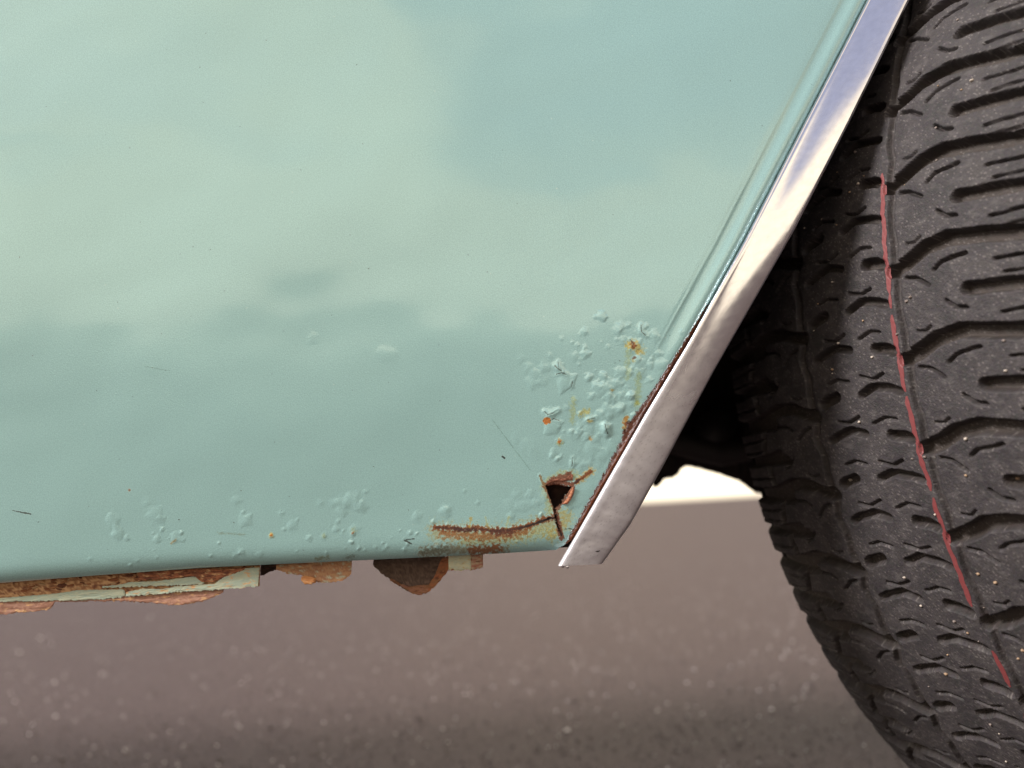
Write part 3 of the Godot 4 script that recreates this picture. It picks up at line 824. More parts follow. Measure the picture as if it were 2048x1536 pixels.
func build_torn_edges() -> void:
	var m := matte(Color.WHITE, 0.85, true)
	var pale := Color(0.30, 0.13, 0.085)
	var deep := Color(0.15, 0.05, 0.028)
	part("torn_lip", ribbon([Vector2(16.3, 298.0), Vector2(18.7, 300.1), Vector2(22.5, 300.6), Vector2(26.1, 300.2), Vector2(29.0, 302.5), Vector2(30.1, 302.2)], [Vector2(14.4, 297.2), Vector2(16.3, 296.9), Vector2(19.5, 297.4), Vector2(22.7, 297.0), Vector2(25.4, 296.1), Vector2(29.5, 295.9)], 0.9, -2.5, 1.2, pale, deep), m, car)
	part("torn_lip", ribbon([Vector2(30.9, 295.8), Vector2(29.8, 291.8), Vector2(28.2, 288.7), Vector2(26.2, 286.5), Vector2(23.9, 286.7)], [Vector2(28.6, 295.0), Vector2(27.1, 292.8), Vector2(25.5, 290.2), Vector2(24.0, 288.5), Vector2(23.0, 286.7)], 1.0, -1.5, 1.3, Color(0.36, 0.15, 0.075), deep), m, car)
	part("torn_lip", ribbon([Vector2(13.8, 297.5), Vector2(15.1, 292.6), Vector2(17.1, 287.1), Vector2(18.0, 283.8)], [Vector2(14.9, 297.2), Vector2(16.2, 292.6), Vector2(18.0, 287.0), Vector2(18.8, 284.7)], 0.2, -2.2, 0.3, Color(0.36, 0.20, 0.13), deep), m, car)
	part("torn_lip", ribbon([Vector2(20.6, 284.1), Vector2(21.7, 280.4), Vector2(21.9, 275.9), Vector2(23.1, 267.6)], [Vector2(19.4, 283.3), Vector2(19.9, 280.5), Vector2(20.6, 275.9), Vector2(22.1, 269.5)], 0.15, -1.6, 0.3, Color(0.40, 0.15, 0.08), deep), m, car)
	# what is left of the inner sill, its colour darkened for the shade inside the hole
	var p := PackedVector3Array()
	var col := PackedColorArray()
	for j in 30:
		for i in 60:
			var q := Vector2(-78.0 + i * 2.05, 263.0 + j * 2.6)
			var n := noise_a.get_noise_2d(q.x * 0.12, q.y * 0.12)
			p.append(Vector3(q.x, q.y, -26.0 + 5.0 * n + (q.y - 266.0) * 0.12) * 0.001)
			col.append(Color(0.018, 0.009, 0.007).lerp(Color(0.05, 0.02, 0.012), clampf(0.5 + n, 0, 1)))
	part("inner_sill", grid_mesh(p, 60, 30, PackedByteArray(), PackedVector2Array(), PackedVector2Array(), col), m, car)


# ---------------------------------------------------------------- rotten flange under the wing

func plate(called: String, top: PackedVector2Array, low: PackedVector2Array, z: float, lean: float, wave: float, c1: Color, c2: Color, c3: Color, parent: Node3D, thick := 1.1, grain := 0.25) -> MeshInstance3D:
	# a ragged plate between two edges given left to right (mm), with thickness; lean moves its lower edge outwards
	var w := absf(top[top.size() - 1].x - top[0].x)
	var nu := clampi(int(w / 0.6), 14, 420)
	var nv := 18
	var p := PackedVector3Array()
	var col := PackedColorArray()
	var rows := nv * 2
	for j in rows:
		var front := j < nv
		var t := (j if front else rows - 1 - j) / (nv - 1.0)
		for i in nu:
			var s := i / (nu - 1.0)
			var a := Vector2(lerpf(top[0].x, top[top.size() - 1].x, s), 0)
			a.y = along(top, a.x)
			a.y += 0.35 * noise_a.get_noise_2d(a.x * 0.45, 31.0)
			var b := Vector2(lerpf(low[0].x, low[low.size() - 1].x, s), 0)
			b.y = along(low, b.x)
			b.y += 0.85 * noise_a.get_noise_2d(b.x * 0.5, 3.0) + 0.25 * noise_b.get_noise_2d(b.x * 1.7, 8.0)
			var q := a.lerp(b, t)
			var n := noise_a.get_noise_2d(q.x * 0.05, q.y * 0.40)
			var n2 := noise_a.get_noise_2d(q.x * grain * 1.1 + 2.0 * n, q.y * grain * 1.9 + 70.0)
			var zz := z + lean * t + wave * n + 0.45 * n2 - (0.0 if front else thick)
			var edge := pow(absf(2.0 * s - 1.0), 24.0) + pow(t, 12.0)
			zz -= edge * thick * (0.45 if front else -0.3)
			p.append(Vector3(q.x, q.y, zz) * 0.001)
			var c := c1.lerp(c2, smoothstep(-0.25, 0.25, n2 + 0.4 * n)).lerp(c3, smoothstep(0.2, 0.5, noise_a.get_noise_2d(q.x * 0.14 + 90.0, q.y * 0.45)))
			col.append(c)
	return part(called, grid_mesh(p, nu, rows, PackedByteArray(), PackedVector2Array(), PackedVector2Array(), col, true), matte(Color.WHITE, 0.85, true), parent)


func build_flange() -> void:
	var rust := Color(0.27, 0.125, 0.055)
	var tan_ := Color(0.56, 0.34, 0.17)
	var deep := Color(0.13, 0.045, 0.025)
	var pink := Color(0.38, 0.215, 0.155)
	var teal := Color(0.36, 0.44, 0.36)
	var teal2 := Color(0.44, 0.48, 0.36)
	var f := plate("sill_flange", [Vector2(-571.9, 262.7), Vector2(-370.5, 264.3), Vector2(-350.1, 264.6), Vector2(-329.8, 265.0), Vector2(-309.4, 265.3), Vector2(-289.0, 265.6), Vector2(-268.7, 266.0), Vector2(-248.3, 266.5), Vector2(-227.9, 266.9), Vector2(-207.5, 267.1), Vector2(-187.2, 267.4), Vector2(-166.8, 267.3), Vector2(-146.4, 267.2)], [Vector2(-569.5, 245.7), Vector2(-369.0, 243.0), Vector2(-328.1, 246.4), Vector2(-291.5, 250.8), Vector2(-273.1, 250.4), Vector2(-247.4, 249.6), Vector2(-221.0, 249.7), Vector2(-196.0, 250.5), Vector2(-171.0, 251.2), Vector2(-146.7, 251.3)], -29.5, 1.5, 0.8, tan_, rust, deep, car)
	f.set_meta("label", "rotten rusty flange under the wing with flaking turquoise paint")
	plate("rust_scale", [Vector2(-369.7, 255.2), Vector2(-321.1, 253.2), Vector2(-291.6, 253.0), Vector2(-273.2, 251.9), Vector2(-261.4, 251.3), Vector2(-246.0, 251.1), Vector2(-218.0, 250.6), Vector2(-199.7, 251.4), Vector2(-181.3, 251.8), Vector2(-166.6, 251.7)], [Vector2(-368.6, 237.4), Vector2(-327.8, 240.7), Vector2(-291.3, 244.0), Vector2(-276.6, 244.6), Vector2(-263.1, 245.3), Vector2(-260.2, 249.1), Vector2(-238.6, 248.4), Vector2(-218.0, 247.1), Vector2(-203.3, 245.2), Vector2(-195.9, 243.9), Vector2(-188.6, 243.6), Vector2(-176.9, 245.1), Vector2(-166.6, 249.2)], -28.2, 0.6, 0.5, pink, Color(0.30, 0.15, 0.10), tan_, f, 0.8)
	plate("paint_flake", [Vector2(-291.6, 253.0), Vector2(-273.2, 253.4), Vector2(-260.0, 253.7), Vector2(-247.5, 254.9), Vector2(-221.8, 253.9), Vector2(-221.0, 251.9)], [Vector2(-291.5, 251.1), Vector2(-273.1, 250.4), Vector2(-259.9, 249.9), Vector2(-247.4, 249.4), Vector2(-225.4, 249.3), Vector2(-221.0, 250.1)], -27.4, 0.5, 0.25, teal, teal2, teal, f, 0.5, 0.12)
	plate("paint_flake", [Vector2(-233.6, 256.3), Vector2(-225.5, 256.4), Vector2(-218.1, 257.6), Vector2(-203.4, 257.3), Vector2(-183.5, 258.7), Vector2(-179.8, 258.2), Vector2(-176.9, 254.8)], [Vector2(-233.6, 255.6), Vector2(-225.4, 255.0), Vector2(-218.1, 255.1), Vector2(-203.4, 254.8), Vector2(-183.5, 254.2), Vector2(-179.8, 254.3), Vector2(-176.9, 254.4)], -27.0, 0.6, 0.25, teal2, teal, teal, f, 0.5, 0.12)
	plate("paint_flake", [Vector2(-220.3, 252.2), Vector2(-210.7, 253.8), Vector2(-199.7, 252.8), Vector2(-193.1, 253.9), Vector2(-171.0, 254.1), Vector2(-165.1, 258.8), Vector2(-155.5, 261.5), Vector2(-146.0, 261.7)], [Vector2(-220.2, 250.0), Vector2(-210.7, 250.2), Vector2(-199.7, 250.3), Vector2(-193.0, 250.9), Vector2(-181.3, 250.7), Vector2(-171.0, 250.9), Vector2(-159.2, 251.1), Vector2(-146.9, 251.3)], -26.6, 0.5, 0.25, teal2, teal, tan_, f, 0.5, 0.12)
	plate("rust_scale", [Vector2(-213.8, 263.0), Vector2(-196.0, 263.0), Vector2(-181.3, 262.9), Vector2(-172.4, 262.4), Vector2(-166.5, 261.4), Vector2(-153.3, 262.1)], [Vector2(-213.7, 258.3), Vector2(-196.0, 258.4), Vector2(-182.8, 259.1), Vector2(-176.9, 255.1), Vector2(-171.0, 255.5), Vector2(-153.3, 261.4)], -26.6, 0.5, 0.7, Color(0.34, 0.13, 0.06), deep, tan_, f, 0.6)
	# crumbs of scale standing off the flange
	var crumb := pebble_mesh()
	var scale_mats := [matte(Color(0.60, 0.42, 0.28), 0.9), matte(Color(0.50, 0.31, 0.19), 0.9), matte(Color(0.36, 0.21, 0.14), 0.9), matte(Color(0.66, 0.54, 0.40), 0.9)]
	var edge_top: PackedVector2Array = [Vector2(-571.9, 262.7), Vector2(-370.5, 264.3), Vector2(-350.1, 264.6), Vector2(-329.8, 265.0), Vector2(-309.4, 265.3), Vector2(-289.0, 265.6), Vector2(-268.7, 266.0), Vector2(-248.3, 266.5), Vector2(-227.9, 266.9), Vector2(-207.5, 267.1), Vector2(-187.2, 267.4), Vector2(-166.8, 267.3), Vector2(-146.4, 267.2)]
	for k in 120:
		var x := rng.randf_range(-280.0, -150.0)
		var y := along(edge_top, x) - rng.randf_range(3.5, 10.5) * (1.0 - 0.45 * smoothstep(-230.0, -150.0, x))
		var g := part("rust_crumb", crumb, scale_mats[k % 4], f)
		g.position = Vector3(x, y, -29.0 + rng.randf_range(-0.2, 0.6)) * 0.001
		var r := rng.randf_range(0.5, 1.5) * 0.001
		g.basis = Basis(Vector3.BACK, rng.randf_range(-0.4, 0.4)) * Basis.from_scale(Vector3(r * rng.randf_range(1.0, 2.2), r * 0.6, r * 0.5))
	plate("flange_dark_gusset", [Vector2(-150.8, 264.0), Vector2(-141.6, 263.8), Vector2(-131.7, 263.6)], [Vector2(-150.9, 255.8), Vector2(-141.7, 259.0), Vector2(-131.8, 260.7)], -44.0, 1.0, 0.3, Color(0.03, 0.018, 0.014), Color(0.05, 0.025, 0.018), deep, car)  # very dark brown plate set behind the flange
	var b := plate("flange_tab", [Vector2(-137.2, 265.9), Vector2(-122.5, 265.8), Vector2(-107.7, 265.4), Vector2(-95.1, 265.0)], [Vector2(-137.3, 259.8), Vector2(-130.0, 257.2), Vector2(-123.4, 255.8), Vector2(-116.8, 252.2), Vector2(-108.0, 251.0), Vector2(-100.7, 251.6), Vector2(-97.3, 253.2), Vector2(-95.4, 255.3)], -30.0, 2.5, 1.2, Color(0.42, 0.24, 0.125), Color(0.32, 0.16, 0.085), teal2, car)
	plate("rust_scale", [Vector2(-123.0, 255.2), Vector2(-120.4, 255.6), Vector2(-116.8, 254.9), Vector2(-114.9, 253.9)], [Vector2(-123.1, 253.2), Vector2(-121.3, 251.3), Vector2(-117.6, 250.6), Vector2(-115.0, 251.7)], -27.0, 1.0, 0.5, Color(0.46, 0.21, 0.075), Color(0.40, 0.17, 0.06), tan_, b, 1.6)
	var c := plate("jacking_bracket", [Vector2(-87.4, 263.5), Vector2(-74.9, 262.8), Vector2(-59.3, 261.9), Vector2(-45.3, 261.1)], [Vector2(-87.5, 257.8), Vector2(-83.0, 253.3), Vector2(-75.4, 247.2), Vector2(-67.9, 241.9), Vector2(-61.8, 239.2), Vector2(-57.1, 239.7), Vector2(-51.4, 247.0), Vector2(-45.4, 258.1)], -58.0, 6.0, 1.2, Color(0.15, 0.10, 0.075), Color(0.10, 0.065, 0.05), Color(0.2, 0.13, 0.1), car)
	plate("bracket_edge", [Vector2(-55.3, 244.8), Vector2(-51.3, 249.8), Vector2(-47.1, 259.3), Vector2(-42.4, 261.3), Vector2(-38.5, 261.1)], [Vector2(-55.5, 241.1), Vector2(-52.4, 243.1), Vector2(-48.4, 246.6), Vector2(-43.5, 252.4), Vector2(-38.9, 252.8)], -50.0, 2.0, 0.8, Color(0.40, 0.14, 0.06), rust, deep, c)
	plate("bracket_tip", [Vector2(-77.4, 250.1), Vector2(-70.6, 246.0), Vector2(-66.1, 244.6), Vector2(-59.2, 245.0), Vector2(-53.8, 244.7)], [Vector2(-77.4, 248.6), Vector2(-70.6, 244.9), Vector2(-63.9, 240.4), Vector2(-59.4, 239.4), Vector2(-53.9, 241.7)], -50.5, 2.0, 0.8, Color(0.36, 0.17, 0.11), rust, deep, c)
	var d := plate("flange_tab", [Vector2(-41.1, 262.9), Vector2(-34.1, 262.5), Vector2(-28.2, 262.6)], [Vector2(-41.5, 254.3), Vector2(-34.5, 253.3), Vector2(-28.6, 253.5)], -31.0, 0.5, 0.4, Color(0.52, 0.52, 0.36), Color(0.46, 0.50, 0.38), Color(0.44, 0.32, 0.15), car)
	plate("rust_scale", [Vector2(-28.8, 262.2), Vector2(-25.2, 262.4), Vector2(-21.7, 262.6)], [Vector2(-29.2, 253.4), Vector2(-25.7, 253.4), Vector2(-22.1, 254.2)], -30.8, 0.4, 0.5, Color(0.34, 0.15, 0.10), Color(0.40, 0.30, 0.20), deep, d)


# ---------------------------------------------------------------- underside and wheel well

func build_underside() -> void:
	var black := matte(Color(0.16, 0.14, 0.135), 0.9)
	# part of the car floor, unseen, cut narrow and raised to tune the road shade
	var floor_ := BoxMesh.new()
	floor_.size = Vector3(3.0, 0.04, 0.45)
	part("shade_floor_pan", floor_, black, car).position = Vector3(-1.36, 0.60, -0.35)
	var sill := BoxMesh.new()
	sill.size = Vector3(0.66, 0.15, 0.06)
	part("sill_box", sill, black, car).position = Vector3(-0.36, 0.365, -0.075)
	var bay := BoxMesh.new()  # unseen tray, sized for the shade it casts on the road
	bay.size = Vector3(1.3, 0.04, 0.6)
	part("shade_bay_tray", bay, black, car).position = Vector3(0.80, 0.62, -0.80)
	# the rear wall and roof of the wheel well, swept in from the arch
	var line := arch_line(1)
	var p := PackedVector3Array()
	var n := line.size()
	for j in 8:
		for i in n:
			var t := j / 7.0
			var z := trim_base_z(line[i].y) - 6.0
			p.append(Vector3(line[i].x, line[i].y + 6.0, lerpf(z, -470.0, t)) * 0.001)
	part("wheel_well", grid_mesh(p, n, 8), black, car)  # liner coloured dark to stand for the deep shade in the well
	# inner apron of the wheel well with a rotten lower edge, near black to stand for deep shade
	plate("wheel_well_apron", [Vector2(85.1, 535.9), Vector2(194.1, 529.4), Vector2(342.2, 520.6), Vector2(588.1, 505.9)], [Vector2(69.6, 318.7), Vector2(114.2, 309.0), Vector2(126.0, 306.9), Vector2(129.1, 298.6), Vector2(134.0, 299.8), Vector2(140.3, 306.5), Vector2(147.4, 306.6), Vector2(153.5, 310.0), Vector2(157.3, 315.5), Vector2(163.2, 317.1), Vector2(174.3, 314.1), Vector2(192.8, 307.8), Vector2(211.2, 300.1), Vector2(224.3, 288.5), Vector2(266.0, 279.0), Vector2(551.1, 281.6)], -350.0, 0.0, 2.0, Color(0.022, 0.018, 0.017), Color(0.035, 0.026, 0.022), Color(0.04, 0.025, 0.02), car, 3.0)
	# steering arm reaching to the wheel
	var st := SurfaceTool.new()
	st.begin(Mesh.PRIMITIVE_TRIANGLES)
	tube(st, [Vector3(126.2, 347.1, -330.0) * 0.001, Vector3(184.9, 326.0, -310.0) * 0.001, WHEEL_C + Vector3(-0.06, -0.01, -0.14)], 0.013, 14)
	part("steering_arm", st.commit(), matte(Color(0.14, 0.12, 0.12), 0.6), car)
	var bj := SphereMesh.new()
	bj.radius = 0.022; bj.height = 0.048; bj.radial_segments = 24; bj.rings = 14
	part("ball_joint", bj, matte(Color(0.13, 0.12, 0.125), 0.55), car).position = Vector3(184.9, 326.0, -310.0) * 0.001 + Vector3(0.0, 0.02, -0.01)


func tube(st: SurfaceTool, pts: Array, r: float, sides: int) -> void:
	var rings := []
	for k in pts.size():
		var t: Vector3 = (pts[mini(k + 1, pts.size() - 1)] - pts[maxi(k - 1, 0)]).normalized()
		var a := t.cross(Vector3.UP).normalized()
		var b := a.cross(t)
		var ring := []
		for s in sides:
			ring.append(pts[k] + (a * cos(TAU * s / sides) + b * sin(TAU * s / sides)) * r)
		rings.append(ring)
	for k in pts.size() - 1:
		for s in sides:
			var s2 := (s + 1) % sides
			for v in [rings[k][s], rings[k + 1][s], rings[k][s2], rings[k][s2], rings[k + 1][s], rings[k + 1][s2]]:
				st.add_vertex(v)
	st.generate_normals()


# ---------------------------------------------------------------- wheel

const TILE_S0 := -140.0
const TILE_DS := 0.5
const TILE_NS := 460
const TILE_NT := 92
var tile := PackedFloat32Array()   # depth of the tread (mm) over one repeat


func carve(pts: Array, w: float, depth: float) -> void:
	# cuts a groove along points (s, t) in mm into the repeat, wrapping round in t
	var pitch := WHEEL_R * 1000.0 * PITCH_ANGLE
	var l := PackedVector2Array()
	for q in pts: l.append(Vector2(q[0], q[1]))
	var lo := l[0]
	var hi := l[0]
	for q in l:
		lo = lo.min(q); hi = hi.max(q)
	var reach := w + 2.0
	var dt := pitch / TILE_NT
	for j in range(int((lo.y - reach) / dt) - 1, int((hi.y + reach) / dt) + 2):
		for i in range(maxi(0, int((lo.x - reach - TILE_S0) / TILE_DS)), mini(TILE_NS, int((hi.x + reach - TILE_S0) / TILE_DS) + 2)):
			var p := Vector2(TILE_S0 + i * TILE_DS, j * dt)
			var d := dist_line(p, l)
			var soft := minf(0.8, w * 0.5)
			var h := depth * (1.0 - smoothstep(w * 0.5 - soft * 0.5, w * 0.5 + soft * 0.6, d))
			var k := posmod(j, TILE_NT) * TILE_NS + i
			tile[k] = maxf(tile[k], h)


func carve_both(pts: Array, w: float, depth: float) -> void:
	carve(pts, w, depth)
	var m := []
	for q in pts: m.append([-54.0 - q[0], q[1] + 19.0])
	carve(m, w, depth)


func tread_depth(s: float, t: float) -> float:
	var pitch := WHEEL_R * 1000.0 * PITCH_ANGLE
	var fi := clampf((s - TILE_S0) / TILE_DS, 0.0, TILE_NS - 1.001)
	var fj := fposmod(t / pitch, 1.0) * TILE_NT
	var i := int(fi)
	var j := int(fj) % TILE_NT
	var j2 := (j + 1) % TILE_NT
	var a := lerpf(tile[j * TILE_NS + i], tile[j * TILE_NS + i + 1], fi - i)
	var b := lerpf(tile[j2 * TILE_NS + i], tile[j2 * TILE_NS + i + 1], fi - i)
	return lerpf(a, b, fj - int(fj))


func crown(s: float) -> float:
	# radius (mm) of the tyre's outside at s mm across the tread, without the pattern
	var q := absf(s + 27.0)
	var r := WHEEL_R * 1000.0 - 17.0 * pow(q / 112.0, 4.0)
	if q > 104.0:
		r -= pow((q - 104.0) / 10.0, 2.0) * 6.0
	return r


func wheel_point(s: float, t: float, r: float) -> Vector3:
	# in the wheel's own axes: x along the axle, z towards the viewer, y up
	var th := t / (WHEEL_R * 1000.0)
	return Vector3(s, -r * sin(th), r * cos(th)) * 0.001


func tread_height(s: float, t: float) -> float:
	var wear := 0.35 * noise_a.get_noise_2d(s * 0.06, t * 0.06)
	var d := tread_depth(s + 0.3 * noise_b.get_noise_2d(s * 0.1, t * 0.1), t + 0.35 * noise_b.get_noise_2d(s * 0.07 + 40.0, t * 0.07))
	return crown(s) - d + wear * 0.5 + 0.14 * noise_a.get_noise_2d(s * 0.45, t * 0.45)


func build_wheel() -> void:
	tile.resize(TILE_NS * TILE_NT)
	tile.fill(0.0)
	# long angled cross grooves and the short blind ones between them
	carve_both([[100, 25], [60, 25], [31, 18.5], [20, 19.5], [11, 23.5], [3, 25.5]], 6.2, 6.5)
	carve_both([[100, 5.6], [62, 5.4], [37, 1.6]], 5.2, 5.5)
	# zigzag grooves round the tyre
	carve([[4.0, -6], [3.4, 4], [4.6, 12], [3.8, 22], [5.0, 26], [4.0, 35.3]], 3.0, 2.4)
	carve([[-58.6, -6], [-57, 6], [-60, 14], [-57.5, 24], [-58.6, 35.3]], 3.6, 2.6)
	# notches in the middle rib
	carve_both([[-3.5, -2], [-8, -4], [-18, -6.4], [-26, -3.5]], 3.2, 4.5)
	carve_both([[-3.5, 20.5], [-6, 19], [-13, 17.5]], 4.4, 5.5)
	# sipes
	carve_both([[49, -8.0], [66, -6.6], [95, -6.0]], 0.7, 3.5)
	carve_both([[49, 14.6], [66, 15.4], [95, 15.6]], 0.7, 3.5)
	carve_both([[52, -1.2], [66, -0.4], [95, 0.0]], 0.6, 3.0)
	carve_both([[52, 20.2], [66, 20.6], [95, 20.8]], 0.6, 3.0)
	carve_both([[9, -10.9], [14, -9.6], [20, -4.6]], 1.1, 3.0)
	carve_both([[27, 4.4], [31, 8.2], [35.5, 9.6]], 1.1, 3.0)
	carve_both([[23, 30.8], [27, 28.2], [38, 27.2]], 1.1, 3.0)
	carve_both([[11, 14.6], [15, 15.4], [18, 13.6]], 0.9, 2.0)
	carve_both([[-22, 11.0], [-15, 9.0], [-9, 10.5]], 1.1, 2.5)
	carve_both([[-24, 29.0], [-17, 31.5], [-11, 30.0]], 1.1, 2.5)
	# shoulder blocks wrap over the edge
	carve([[-92, 3], [-140, 3]], 8.0, 7.0)
	carve([[-86, 24], [-140, 24]], 5.0, 6.0)
	carve([[-104, -8], [-101, 6], [-106, 20], [-103, 33.3]], 4.0, 4.0)
	var wheel := Node3D.new()
	wheel.name = "wheel"
	car.add_child(wheel)
	wheel.set_meta("label", "turned wheel with a worn blocky tyre")
	wheel.position = WHEEL_C
	var axle := Vector3(cos(WHEEL_YAW), 0, sin(WHEEL_YAW))
	wheel.basis = Basis(axle, Vector3.UP, Vector3(-sin(WHEEL_YAW), 0, cos(WHEEL_YAW))).scaled(Vector3.ONE * WHEEL_SIZE)
	var rubber := StandardMaterial3D.new()
	rubber.resource_name = "tyre_rubber"
	rubber.vertex_color_use_as_albedo = true
	rubber.roughness = 0.72
	rubber.metallic_specular = 0.4
	rubber.uv1_triplanar = true
	rubber.uv1_scale = Vector3(14, 14, 14)
	rubber.normal_enabled = true
	rubber.normal_texture = noise_texture(1024, 0.06, 4, 41, true, 6.0)
	rubber.normal_scale = 0.6
	# the side towards the viewer carries the full pattern, the rest a coarser one
	for sector in [[-220.0, 340.0, 0.6, 0.6], [340.0, 2092.0, 3.4, 2.4]]:
		var nt := int((sector[1] - sector[0]) / sector[2]) + 1
		var ns := int(226.0 / sector[3]) + 1
		var p := PackedVector3Array(); p.resize(nt * ns)
		var col := PackedColorArray(); col.resize(nt * ns)
		for j in nt:
			var t: float = lerpf(sector[0], sector[1], j / (nt - 1.0))
			for i in ns:
				var s := -140.0 + 226.0 * i / (ns - 1.0)
				var h := tread_height(s, t)
				p[j * ns + i] = wheel_point(s, t, h)
				var deep := clampf((crown(s) - h) / 6.0, 0.0, 1.0)
				var n := noise_a.get_noise_2d(s * 0.05, t * 0.05)
				var n2 := noise_a.get_noise_2d(s * 0.5 + 30.0, t * 0.5)
				var c := Color(0.026, 0.0235, 0.0255).lerp(Color(0.041, 0.0365, 0.0385), clampf(0.5 + n + 0.8 * n2, 0, 1))
				c = c.lerp(Color(0.042, 0.033, 0.027), deep * 0.7)
				var grit := noise_b.get_noise_2d(s * 0.9, t * 0.9 + 300.0)
				c = c.lerp(Color(0.075, 0.069, 0.069), smoothstep(0.1, 0.6, noise_a.get_noise_2d(s * 0.11 + 200.0, t * 0.2)) * (1.0 - deep) * 0.5)
				c = c.lerp(Color(0.17, 0.155, 0.15), smoothstep(0.62, 0.85, grit + 0.25 * n) * 0.55)
				col[j * ns + i] = c
		part("tread", grid_mesh(p, ns, nt, PackedByteArray(), PackedVector2Array(), PackedVector2Array(), col, true), rubber, wheel)
	# sidewalls, both sides, from the shoulder to the bead
	var black := matte(Color(0.21, 0.20, 0.20), 0.65)
	for side in [[[-140.0, crown(-140.0) - 1.0], [-143.0, 318.0], [-144.0, 295.0], [-141.0, 270.0], [-134.0, 245.0], [-124.0, 222.0], [-116.0, 200.0]], [[86.0, crown(86.0) - 1.0], [89.0, 318.0], [90.0, 295.0], [87.0, 270.0], [80.0, 245.0], [70.0, 222.0], [62.0, 200.0]]]:
		part("sidewall", lathe(side, 160), black, wheel)
	var steel := matte(Color(0.50, 0.50, 0.52), 0.4)
	steel.metallic = 0.6
	var rim := part("rim", lathe([[-116.0, 204.0], [-118.0, 198.0], [-112.0, 190.0], [-60.0, 182.0], [20.0, 182.0], [58.0, 190.0], [64.0, 200.0], [62.0, 206.0]], 96), steel, wheel)
	part("wheel_disc", lathe([[20.0, 183.0], [34.0, 150.0], [44.0, 120.0], [30.0, 92.0], [36.0, 70.0], [52.0, 66.0], [60.0, 40.0], [62.0, 0.1]], 96), steel, rim)
	part("brake_drum", lathe([[-70.0, 0.1], [-70.0, 138.0], [-20.0, 140.0], [20.0, 120.0]], 64), matte(Color(0.16, 0.13, 0.12), 0.8), wheel)
	# red factory line running round the tread, worn through in places
	var red := matte(Color(0.55, 0.17, 0.19), 0.6)
	red.albedo_color = Color(0.42, 0.19, 0.195)
	var gaps := [[-330.0, -190.0], [-190.0, -52.0], [1.0, 4.0], [40.0, 42.0], [86.0, 89.0], [141.0, 163.0], [182.0, 196.0]]
	var t := -66.0
	while t < 300.0:
		var stop := t + 60.0
		for g in gaps:
			if g[0] > t and g[0] < stop: stop = g[0]
		var nt := maxi(3, int((stop - t) / 0.9))
		var p := PackedVector3Array()
		for j in nt:
			var tt := lerpf(t, stop, j / (nt - 1.0))
			var w := (1.2 + 0.45 * noise_a.get_noise_1d(tt * 0.16)) * minf(1.0, 0.35 + 0.2 * minf(j, nt - 1 - j))
			for i in 7:
				var s := -0.6 + w * (i / 3.0 - 1.0) + 0.5 * noise_b.get_noise_1d(tt * 0.12)
				p.append(wheel_point(s, tt, maxf(tread_height(s, tt), crown(s) - 1.2) + 0.12))
		part("red_line", grid_mesh(p, 7, nt, PackedByteArray(), PackedVector2Array(), PackedVector2Array(), PackedColorArray(), true), red, wheel)
		t = stop
		for g in gaps:
			if absf(g[0] - t) < 0.01: t = g[1]
	# grit caught in the tread
	var bits := [matte(Color(0.66, 0.62, 0.58), 0.5), matte(Color(0.56, 0.47, 0.38), 0.7), matte(Color(0.46, 0.42, 0.40), 0.6)]
	var stone := pebble_mesh()
	for k in 90:
		var s := rng.randf_range(-60.0, 80.0)
		var tt := rng.randf_range(-160.0, 240.0)
		var g := part("grit", stone, bits[k % 3], wheel)
		g.position = wheel_point(s, tt, tread_height(s, tt) + 0.1)
		var r := rng.randf_range(0.35, 0.95) * 0.001
		g.basis = Basis(Vector3(rng.randf(), rng.randf(), rng.randf()).normalized(), rng.randf() * TAU).scaled(Vector3(r, r * 0.8, r * 1.1))


func lathe(prof: Array, sides: int) -> ArrayMesh:
	# turns (x mm along the axle, radius mm) about the axle
	var p := PackedVector3Array()
	for j in prof.size():
		for i in sides + 1:
			var a := TAU * i / sides
			p.append(Vector3(prof[j][0], prof[j][1] * sin(a), prof[j][1] * cos(a)) * 0.001)
	return grid_mesh(p, sides + 1, prof.size(), PackedByteArray(), PackedVector2Array(), PackedVector2Array(), PackedColorArray(), prof[0][1] < prof[prof.size() - 1][1])


func pebble_mesh() -> ArrayMesh:
	var p := PackedVector3Array()
	for j in 7:
		for i in 11:
			var th := PI * j / 6.0
			var ph := TAU * (i % 10) / 10.0
			var d := Vector3(sin(th) * cos(ph), cos(th), sin(th) * sin(ph))
			p.append(d * (1.0 + 0.35 * noise_b.get_noise_3dv(d * 1.4)))
	return grid_mesh(p, 11, 7)


# ---------------------------------------------------------------- road

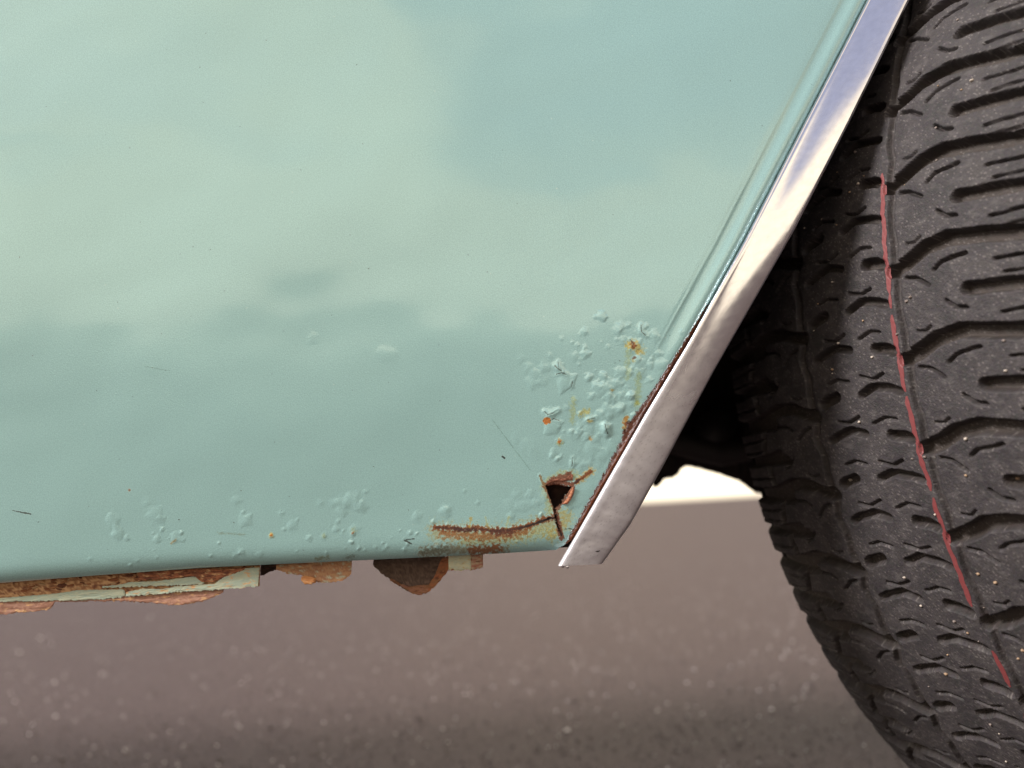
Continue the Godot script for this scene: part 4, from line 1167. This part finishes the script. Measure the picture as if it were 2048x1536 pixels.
func build_road() -> void:
	var m := StandardMaterial3D.new()
	m.resource_name = "asphalt"
	m.albedo_texture = noise_texture(1024, 0.035, 5, 61, false, 1.0, ramp2([[0.24, Color(0.125, 0.094, 0.092)], [0.5, Color(0.222, 0.174, 0.173)], [0.74, Color(0.47, 0.40, 0.40)]]))
	m.uv1_triplanar = true
	m.uv1_world_triplanar = true
	m.uv1_scale = Vector3(6.1, 6.1, 6.1)
	m.roughness = 0.55
	m.metallic_specular = 0.36
	m.normal_enabled = true
	m.normal_texture = noise_texture(1024, 0.09, 3, 62, true, 6.0)
	m.normal_scale = 1.0
	var sheet := PlaneMesh.new()
	sheet.size = Vector2(1200, 1200)
	var o := MeshInstance3D.new()
	o.name = "road"
	o.mesh = sheet
	o.material_override = m
	add_child(o)
	o.position.y = ROAD_Y
	o.set_meta("kind", "structure")
	o.set_meta("label", "worn grey brown asphalt under and beyond the car")
	# loose grains lying on the asphalt
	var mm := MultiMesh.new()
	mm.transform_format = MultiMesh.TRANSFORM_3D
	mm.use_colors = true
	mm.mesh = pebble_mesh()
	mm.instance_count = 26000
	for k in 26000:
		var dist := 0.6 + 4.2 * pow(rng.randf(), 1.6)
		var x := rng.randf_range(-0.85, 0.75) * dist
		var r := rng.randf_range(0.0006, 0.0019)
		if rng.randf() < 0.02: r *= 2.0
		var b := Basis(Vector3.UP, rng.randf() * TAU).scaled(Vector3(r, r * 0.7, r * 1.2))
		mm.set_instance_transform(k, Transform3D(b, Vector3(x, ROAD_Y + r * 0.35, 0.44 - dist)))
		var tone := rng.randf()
		mm.set_instance_color(k, Color(0.05, 0.040, 0.038).lerp(Color(0.20, 0.17, 0.165), tone * tone) if tone < 0.90 else Color(0.80, 0.78, 0.78))  # a few grains coloured near white to stand for glints
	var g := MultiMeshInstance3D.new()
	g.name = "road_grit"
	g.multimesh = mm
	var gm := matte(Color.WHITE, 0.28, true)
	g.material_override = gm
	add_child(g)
	g.set_meta("kind", "stuff")
	g.set_meta("label", "fine loose grit scattered on the asphalt below the car")
	g.set_meta("category", "grit")
